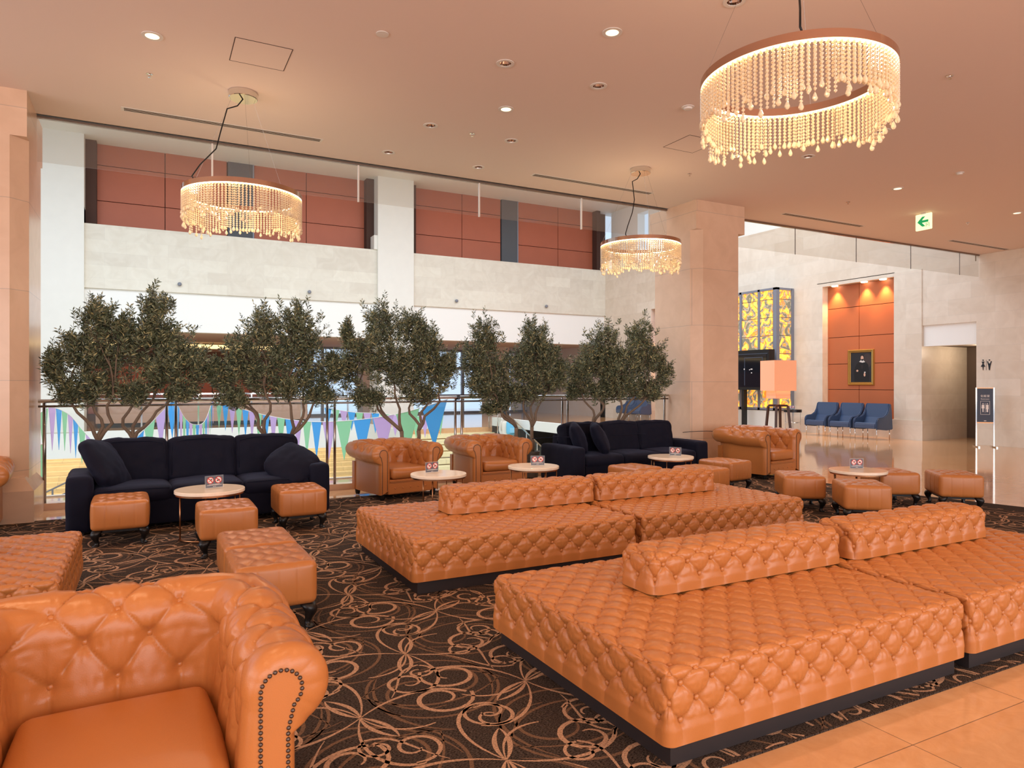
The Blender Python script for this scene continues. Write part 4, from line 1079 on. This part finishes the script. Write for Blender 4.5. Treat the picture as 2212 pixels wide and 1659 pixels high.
# gilt-framed portrait (generic sitter)
P0 = Vector((XR+.25, 13.64, 2.05)); hw, hh = .44, .545
t = empty('framed_portrait', tuple(P0), R(-90), 'gilt-framed dark portrait painting of a seated person on the copper wall', 'painting')
m_ = MB()
fp = [(0, 0), (.02, -.05), (.045, -.055), (.06, -.03), (.085, -.035), (.10, -.012), (.10, 0)]
n = len(fp)
for k, (sx, sz, L_) in enumerate(((-1, -1, 0), (1, -1, 0), (1, 1, 0), (-1, 1, 0))): pass
V_ = []
for (sx, sz) in ((-1, -1), (1, -1), (1, 1), (-1, 1)):
    V_ += [(sx*(hw-a), b, sz*(hh-a)) for a, b in fp]
m_.add(V_, [(c*n+i, c*n+i+1, ((c+1) % 4)*n+i+1, ((c+1) % 4)*n+i) for c in range(4) for i in range(n-1)])
m_.build('frame', MT['gold'], t)
PT = [mat('painting_dark', (34, 32, 36), .5), mat('painting_brown', (58, 46, 44), .5), mat('painting_black', (14, 14, 17), .5), mat('painting_skin', (206, 160, 134), .5), mat('painting_white', (206, 198, 190), .5)]
m_ = MB(); m_.box(-hw+.09, hw-.09, -.012, -.002, -hh+.09, hh-.09, 0)
def blob(cx, cz, rx, rz, mi, y, n=20, a0=0): m_.add([(cx+rx*math.cos(2*PI*k/n), y, cz+rz*math.sin(2*PI*k/n)) for k in range(n)], [tuple(range(n))], mi)
blob(.2, .2, .15, .22, 1, -.0125)
m_.add([(x, -.013, z) for x, z in ((-.22, -.45), (-.24, -.1), (-.15, .1), (-.02, .2), (.12, .2), (.24, .08), (.28, -.2), (.26, -.45))], [tuple(range(8))], 2)
blob(.045, .30, .062, .085, 2, -.0133); blob(.04, .285, .048, .065, 3, -.0136); blob(.045, .225, .035, .03, 2, -.0139)
m_.add([(x, -.0138, z) for x, z in ((-.06, .17), (.0, .22), (.08, .22), (.14, .16), (.05, .14))], [(0, 1, 2, 3, 4)], 4)
blob(-.12, -.10, .035, .03, 3, -.0136); blob(.12, -.22, .03, .055, 3, -.0136); blob(.13, -.15, .028, .02, 4, -.0137)
blob(.05, .02, .006, .07, 1, -.0136); blob(.02, .02, .006, .06, 1, -.0136)
m_.build('canvas', PT, t, recalc=False)
for y in (12.85, 13.45, 14.45):
    t = empty('niche_spotlight', (XR+.12, y, 4.598), 0, 'small lit spotlight in the head of the copper niche, '+{12.85: 'right', 13.45: 'middle', 14.45: 'left'}[y]+' one', 'ceiling light', 'spotlights over the copper niche')
    MB().lathe([(.09, 0), (.09, -.02), (.0005, -.03)], 24).build('lens', MT['hot'], t)
    l = bpy.data.lights.new('niche_beam', 'SPOT'); l.energy = 170; l.spot_size = R(80); l.spot_blend = .8; l.color = (1, .58, .25); l.shadow_soft_size = .05
    q = bpy.data.objects.new('niche_beam', l); COL.objects.link(q); q.parent = t; q.location = (0, 0, -.05)
l = bpy.data.lights.new('far_niche_beam', 'SPOT'); l.energy = 260; l.spot_size = R(100); l.color = (1, .6, .28)
q = bpy.data.objects.new('far_niche_beam', l); COL.objects.link(q); q.location = (18.9, 21.8, 4.5)
# backlit onyx wall
t = empty('onyx_light_wall', (18.0, 15.9, 0), 0, 'tall backlit amber onyx panel wall in a grey frame', 'light panel')
def kb(name, m, *b):
    mb = MB()
    for q in b: mb.box(*q)
    return kid(mb, name, m, t)
y0, y1 = 15.9, 20.2; zt, zb = 4.68, .70
kb('plinth', MT['white_col'], (18.02, XR-.02, y0+.02, y1, 0, zb-.02))
rows_ = [zb+.06, 1.36, 1.95, 2.54, 3.13, 3.72, 4.31, zt-.06]; cols_ = [y0+.12, 16.62, 17.42, 18.22, 19.02, 20.1]
for a, b in zip(cols_, cols_[1:]):
    for c, d in zip(rows_, rows_[1:]): kb('onyx_panel', MT['onyx'], (18.01, 18.03, a+.05, b-.05, c+.012, d-.012))
for c, d in zip(rows_, rows_[1:]): kb('onyx_panel', MT['onyx'], (18.12, 18.68, y0+.01, y0+.03, c+.012, d-.012))
kb('frame', MT['onyxframe'], (18.04, XR-.02, y0+.04, y1, zb, zt), *[(17.98, 18.05, c-.045, c+.045, zb, zt) for c in cols_[1:-1]], (17.98, 18.12, y0-.02, y0+.12, zb, zt),
   (18.68, XR-.01, y0-.02, y0+.05, zb, zt), (17.98, 18.7, y0-.02, y0+.05, zt-.07, zt), (17.98, 18.7, y0-.02, y0+.05, zb, zb+.07), (17.98, 18.05, y0, y1, zt-.07, zt), (17.98, 18.05, y0, y1, zb, zb+.07))
# black display screen in front of it; inner frames drawn for its reflections
t = empty('black_display_screen', (17.6, 16.9, 0), 0, 'large black display screen on posts in front of the amber onyx wall', 'screen')
kb('body', MT['black'], (17.5, 17.75, 15.75, 18.0, 1.36, 2.66)); kb('post', MT['black'], (17.55, 17.7, 17.3, 17.42, 0, 1.36), (17.55, 17.7, 16.85, 16.95, 0, 1.36))
kb('glass_front', mat('dark_glass', (24, 26, 32), .05), (17.49, 17.5, 15.85, 17.9, 1.45, 2.50))
kb('reflected_frames', MT['slate'], (17.485, 17.49, 16.0, 16.02, 1.5, 2.4), (17.485, 17.49, 16.75, 16.77, 1.5, 2.4), (17.485, 17.49, 16.0, 16.77, 2.4, 2.42), (17.485, 17.49, 15.8, 18, 2.52, 2.54))
kb('small_labels', MT['paper'], (17.482, 17.488, 16.42, 16.5, 2.02, 2.05), (17.482, 17.488, 16.53, 16.56, 2.0, 2.03), (17.482, 17.488, 16.75, 16.79, 2.02, 2.06), (17.482, 17.488, 16.44, 16.48, 1.9, 1.93))
# box-shaded floor lamp on wooden tripod
t = empty('floor_lamp', (12.45, 10.95, 0), R(-14), 'floor lamp with a large glowing cube shade on a dark wooden tripod', 'lamp')
def hollow(mb, a, z0, z1, th=.006):
    mb.box(-a, a, -a, -a+th, z0, z1); mb.box(-a, a, a-th, a, z0, z1); mb.box(-a, -a+th, -a, a, z0, z1); mb.box(a-th, a, -a, a, z0, z1)
m_ = MB(); hollow(m_, .27, 1.40, 2.07); m_.build('lamp_shade', MT['shade'], t)
m_ = MB(); hollow(m_, .18, 1.23, 1.41); m_.box(-.18, .18, -.18, .18, 1.30, 1.31); m_.build('lower_shade', MT['shade'], t)
m_ = MB(); m_.tube([(0, 0, 1.0), (0, 0, 2.0)], .012, 8); m_.build('pole', MT['bronze'], t)
for k in range(4):
    a = R(45+90*k); c, s = math.cos(a), math.sin(a)
    MB().tube([(c*.02, s*.02, 1.07), (c*.19, s*.19, 1.07), (c*.21, s*.21, 1.04), (c*.31, s*.31, 0.0)], [.03, .03, .032, .028], 4).build('leg', MT['walnut'], t)
l = bpy.data.lights.new('lamp_bulb', 'POINT'); l.energy = 12; l.color = (1, .66, .36); l.shadow_soft_size = .08
q = bpy.data.objects.new('lamp_bulb', l); COL.objects.link(q); q.parent = t; q.location = (0, 0, 1.75)
# restroom sign stand and wall pictograms
t = empty('restroom_sign_stand', (18.25, 9.72, 0), R(-48), 'slate restroom sign board on a chrome stand by the corridor', 'sign')
for s in (-1, 1):
    MB().box(s*.185-.012, s*.185+.012, -.012, .012, .02, 1.46).build('post', MT['chrome'], t)
    MB().box(s*.185-.018, s*.185+.018, -.26, .26, .0, .028).build('foot', MT['chrome'], t)
b_ = MB().box(-.17, .17, -.012, .012, .60, 1.45).build('sign_board', MT['slate'], t)
MB().box(-.175, .175, -.014, .014, .585, .612).box(-.175, .175, -.014, .014, 1.44, 1.46).build('board_rail', MT['bronze'], t)
text_mesh('化粧室', 'lettering', .066, MT['paper'], b_, (0, -.014, 1.25), (R(90), 0, 0)); text_mesh('Restroom', 'lettering', .045, MT['paper'], b_, (0, -.014, 1.18), (R(90), 0, 0))
m_ = MB()
for x in (-1, 1): m_.box(x*.095-.003, x*.095+.003, -.0145, -.0125, .80, 1.13)
for z in (.80, 1.13): m_.box(-.095, .095, -.0145, -.0125, z-.003, z+.003)
m_.box(-.003, .003, -.0145, -.0125, .85, 1.08)
for s in (-1, 1):
    cx = s*.045; m_.lathe([(.013, 0), (.0005, .001)], 14, (0, 0, 0)) if False else None
    m_.prism([(cx+.013*math.cos(2*PI*k/14), 1.065+.013*math.sin(2*PI*k/14)) for k in range(14)], 'y', -.0145, -.0125)
    body = [(-.024, 1.04), (.024, 1.04), (.03, .95), (.012, .95), (.01, .86), (-.01, .86), (-.012, .95), (-.03, .95)] if s < 0 else [(-.026, 1.04), (.026, 1.04), (.028, .93), (.017, .93), (.017, .86), (-.017, .86), (-.017, .93), (-.028, .93)]
    m_.prism([(cx+x, z) for x, z in body], 'y', -.0145, -.0125)
m_.box(-.025, .025, -.0145, -.0125, .635, .65)
m_.build('pictogram', MT['paper'], b_)
t = empty('restroom_wall_symbol', (XR-.006, 9.98, 2.04), R(-90), 'black woman and man restroom pictograms on the stone wall', 'sign')
for cx, pts, nm in ((-.075, [(-.03, .08), (.03, .08), (.012, .02), (.055, -.05), (.012, -.05), (.004, -.14), (-.004, -.14), (-.012, -.05), (-.055, -.05), (-.012, .02)], 'woman_symbol'),
                    (.075, [(-.055, .085), (-.035, .085), (-.018, .03), (.018, .03), (.035, .085), (.055, .085), (.025, -.03), (.010, -.14), (-.010, -.14), (-.025, -.03)], 'man_symbol')):
    m_ = MB(); m_.prism([(cx+x, z) for x, z in pts], 'y', -.006, 0); m_.prism([(cx+.016*math.cos(2*PI*k/14), .115+.016*math.sin(2*PI*k/14)) for k in range(14)], 'y', -.006, 0)
    m_.build(nm, MT['black'], t)
MB().box(-.002, .002, -.004, 0, -.14, .12).build('divider', MT['black'], t)

# ---- across the atrium
t = empty('far_balustrade', (4, 26.6, 0), 0, 'glass balustrade on the far side of the atrium', 'balustrade')
kb('handrail', MT['chrome'], (-9, 7.6, 26.53, 26.6, 1.18, 1.24)); 
for i in range(9): kb('post', MT['chrome'], (-7.2+i*1.75, -7.15+i*1.75, 26.54, 26.6, 0, 1.2))
kb('glass_panel', MT['glass'], (-9, 7.6, 26.56, 26.575, .03, 1.15))
t = empty('tufted_banquette', (2, 28.6, 0), 0, 'long beige tufted banquette on the far gallery', 'bench')
tb = tufted_block('back_cushion', 7.4, .3, .72, .08, .34, .14, 3, .04, t); tb.location = (-3.6, .35, .2); tb.data.materials[0] = mat('beige_leather', (190, 152, 128), .4)
kb('seat', tb.data.materials[0], (-1.6, 5.6, 28.2, 29.0, .16, .48)); kb('base', MT['black'], (-1.55, 5.55, 28.3, 29.0, 0, .16))
sbox('wall_far_gallery_screen', MT['brown'], (-1.7, 5.7, 29.3, 29.5, 0, 1.05), (-9, -3.2, 28.3, 28.5, 0, 1.3))
# grand stair going down towards the viewer
m_ = MB()
for i in range(14): m_.box(7.75, 10.95, 22.6-.42*(i+1), 22.6-.42*i+.03, -.17*(i+1)-.14, -.17*(i+1)+.0)
structure(m_.build('floor_stair', MT['yellowstep']), 'pale stone grand stair going down into the atrium')
t = empty('stair_balustrade', (11, 20, 0), 0, 'glass balustrade of the grand stair', 'balustrade')
m_ = MB(); m_.prism([(16.7, -2.4), (22.6, 0), (22.6, 1.1), (16.7, -1.3)], 'x', 10.9, 10.92); kid(m_, 'glass_panel', MT['glass'], t)
for i in range(9):
    y = 22.5-i*.7; z = -(22.6-y)*.4; kid(MB().tube([(10.88, y, z), (10.88, y, z+1.12)], .02, 6), 'post', MT['chrome'], t)
kid(MB().tube([(10.88, 22.6, 1.14), (10.88, 16.7, -1.22)], .025, 8), 'handrail', MT['chrome'], t)
sbox('trim_6', MT['white'], (11.0, 11.12, 11.4, 22.5, -.85, .35), label='white upstand beside the stair void')
# lower stair seen under the far slab
m_ = MB()
for i in range(16): m_.box(-6, 13, 28.2+.42*i, 28.66+.42*i, -3.3+.16*i-.3, -3.3+.16*i)
structure(m_.build('floor_lower_stair', MT['yellowstep']), 'bright stone stairs on the level below')
for k, (x, lb) in enumerate(((-2.6, 'left'), (3.5, 'right'))):
    t = empty('lower_stair_rail', (x, 29, -3), 0, 'grey metal stair handrail below the far gallery, '+lb+' one', 'handrail', 'stair rails on the level below')
    sgn = 1
    for dz in (0, -.35): kid(MB().tube([(x-1.3, 27.6, -2.5+dz), (x+1.8, 27.6, -.95+dz)], .03, 6), 'rail', MT['onyxframe'], t)
    for i in range(4): kid(MB().tube([(x-1.1+i*.9, 27.6, -4.4), (x-1.1+i*.9, 27.6, -2.4+i*.45)], .03, 6), 'post', MT['onyxframe'], t)
sbox('wall_lower', MT['white_col'], (-1.05, -.3, 27.0, 28, -4.5, -1.2), (-12, -3.4, 27, 27.3, -4.5, -1.6), (-12, 21, 36, 36.2, -4.5, -.86), (8.5, 9.6, 27.2, 28.1, -4.5, -1.3))
area('added_lower_fill', (1, 31, -.9), (0, 0, 0), 16, 8, 420, (1, .93, .8))  # unseen area fill added so the stair under the slab is bright
area('gallery_lights', (3, 29.5, 3.3), (0, 0, 0), 20, 3, 110, (1, .85, .7))
# exit sign and seats on the far side
t = empty('far_exit_sign', (9.9, 28.6, 3.34), 0, 'small green and white exit sign hanging in the far gallery', 'sign')
MB().box(-.10, .10, -.02, .02, -.42, 0).build('light_box', MT['exitw'], t); MB().box(-.05, .05, -.025, -.021, -.3, -.14).build('pictogram', MT['green'], t)
BB = copy_tree(BA); BB.location = (18.0, 24.3, 0); BB.rotation_euler.z = R(-100); BB['label'] = 'blue armchair seen through the balustrade glass left of the stone column'; BB['group'] = 'blue chairs across the atrium'
BB2 = copy_tree(BA); BB2.location = (17.9, 23.2, 0); BB2.rotation_euler.z = R(-80); BB2['label'] = 'second blue armchair seen through the glass, partly behind the stone column'; BB2['group'] = 'blue chairs across the atrium'
# small ball lights on the far balcony wall
for x, lb in ((1.33-.35, 'leftmost'), (5.35, 'second'), (11.3, 'third'), (15.6, 'rightmost')):
    o = MB().lathe([(.001, .07), (.05, .05), (.07, 0), (.05, -.05), (.001, -.07)], 14, cap=False).build('wall_spot', MT['onyxframe'], None, smooth=True); o.location = (x, 26.43, 4.98)
    tag(o, 'tiny round grey fitting on the far limestone balcony, '+lb+' of four', 'fitting', 'round fittings on the far balcony')

# ---- bunting across the atrium
def bunting(pts, nflag, wf, hf, label, seq='bgl', ph=0):
    P = [Vector(p) for p in pts]
    def C(u):
        u = u*(len(P)-1); i = min(int(u), len(P)-2); f = u-i
        p0, p1, p2, p3 = P[max(i-1, 0)], P[i], P[i+1], P[min(i+2, len(P)-1)]
        return .5*((2*p1)+(p2-p0)*f+(2*p0-5*p1+4*p2-p3)*f*f+(3*p1-p0-3*p2+p3)*f**3)
    t = empty('bunting_garland', tuple(P[0]), 0, label, 'bunting', 'pennant garlands hung in the atrium')
    kid(MB().tube([C(k/60) for k in range(61)], .008, 5), 'cord', MT['paper'], t)
    L_ = [0]; q = C(0)
    for k in range(1, 401): r_ = C(k/400); L_.append(L_[-1]+(r_-q).length); q = r_
    tot = L_[-1]; step = tot/nflag
    def U(d): 
        import bisect
        return min(1, bisect.bisect(L_, d)/400)
    for k in range(nflag):
        a, b = C(U(k*step+step*.04)), C(U((k+1)*step-step*.04)); c = (a+b)/2+Vector((0, 0, -hf))
        n = (b-a).cross(Vector((0, 0, 1))).normalized()*.003
        m_ = MB(); m_.add([a+n, b+n, c+n, a-n, b-n, c-n], [(0, 1, 2), (5, 4, 3), (0, 3, 4, 1), (1, 4, 5, 2), (2, 5, 3, 0)])
        kid(m_, 'pennant', FL[{'b': 'blue', 'g': 'green', 'l': 'lilac'}[seq[(k+ph) % 3]]], t)
def pl(*q): return [at(x, y, Y) for x, y, Y in q]
bunting(pl((466, 868, 25), (520, 883, 22.5), (575, 897, 20), (640, 908, 17.5), (700, 911, 15.6), (790, 905, 14.0), (880, 889, 12.9), (968, 862, 12.1)), 20, .5, .84, 'long pennant garland swooping up to the right behind the middle olive trees', 'gbl', 0)
bunting(pl((380, 868, 15.5), (400, 904, 17.5), (420, 917, 19.5), (443, 908, 22), (462, 855, 25.5)), 14, .5, .85, 'tight pennant garland seen nearly edge-on behind the centre of the left sofa', 'blg', 0)
bunting(pl((84, 893, 13.5), (112, 880, 14.5), (150, 897, 16.5), (178, 930, 18), (215, 965, 19), (262, 975, 18.5), (305, 935, 17), (345, 895, 16), (384, 852, 15)), 15, .5, .75, 'left pennant garland sagging behind the left navy sofa', 'glb', 0)
bunting(pl((700, 880, 24), (760, 890, 22), (820, 893, 20), (900, 900, 18), (960, 885, 16)), 14, .45, .6, 'further pennant garland crossing behind the middle olive trees', 'lbg', 1)
bunting(pl((69, 960, 12.2), (78, 961, 12.0), (100, 958, 11.9)), 2, .5, .9, 'short piece of bunting close to the glass beside the left column', 'bgl', 0)

# ---- visitor on the stair with a pale blue backpack
def person():
    t = empty('person', (10.5, 20.4, -1.12), R(8), 'person seen from behind in a cream coat and blue backpack', 'person')
    v = [(0, 0, .92), (0, 0, 1.12), (0, .01, 1.32), (0, .0, 1.45), (0, .02, 1.52), (0, .03, 1.62), (0, .03, 1.72),
         (-.10, 0, .88), (-.10, -.03, .50), (-.10, .03, .08), (-.10, -.12, .05), (.10, 0, .88), (.11, .05, .50), (.11, .10, .08), (.11, -.04, .05),
         (-.19, 0, 1.42), (-.25, .02, 1.16), (-.23, -.08, .94), (.19, 0, 1.42), (.25, .02, 1.16), (.23, -.08, .94)]
    e = [(0, 1), (1, 2), (2, 3), (3, 4), (4, 5), (5, 6), (0, 7), (7, 8), (8, 9), (9, 10), (0, 11), (11, 12), (12, 13), (13, 14), (3, 15), (15, 16), (16, 17), (3, 18), (18, 19), (19, 20)]
    r_ = [.16, .155, .17, .12, .06, .095, .09, .095, .07, .05, .045, .095, .07, .05, .045, .065, .05, .04, .065, .05, .04]
    me = bpy.data.meshes.new('body'); me.from_pydata(v, e, []); o = bpy.data.objects.new('body', me); COL.objects.link(o); o.parent = t
    s = o.modifiers.new('s', 'SKIN'); me.skin_vertices[0].data[0].use_root = True
    for i, q in enumerate(r_): me.skin_vertices[0].data[i].radius = (q, q)
    o.modifiers.new('b', 'SUBSURF').levels = 2; o.modifiers['b'].render_levels = 2; me.materials.append(mat('cream_clothes', (206, 196, 182), .9))
    MB().lathe([(.30, .62), (.25, .9), (.20, 1.15), (.225, 1.38), (.15, 1.5), (.08, 1.53)], 20, cap=False).build('coat', mat('cream_coat', (222, 212, 196), .9), t, smooth=True)
    MB().lathe([(.001, 1.85), (.07, 1.83), (.112, 1.74), (.115, 1.66), (.085, 1.57), (.001, 1.55)], 18, (0, .02, 0), cap=False).build('hair', MT['black'], t, smooth=True)
    MB().lathe([(.10, 1.62), (.16, 1.56), (.19, 1.48), (.12, 1.46)], 18, (0, 0, 0), cap=False).build('hood', MT['paper'], t, smooth=True)
    b = soft_block('backpack', .32, .17, .44, .07, mat('light_blue_nylon', (110, 190, 226), .6), t, puff=.02, g=.03); b.location = (0, -.27, 1.02)
    MB().box(-.11, .11, -.38, -.35, 1.08, 1.24).build('backpack_pocket', mat('paler_blue_nylon', (150, 210, 234), .6), b).location = (0, .0+.27, -1.02)
person()
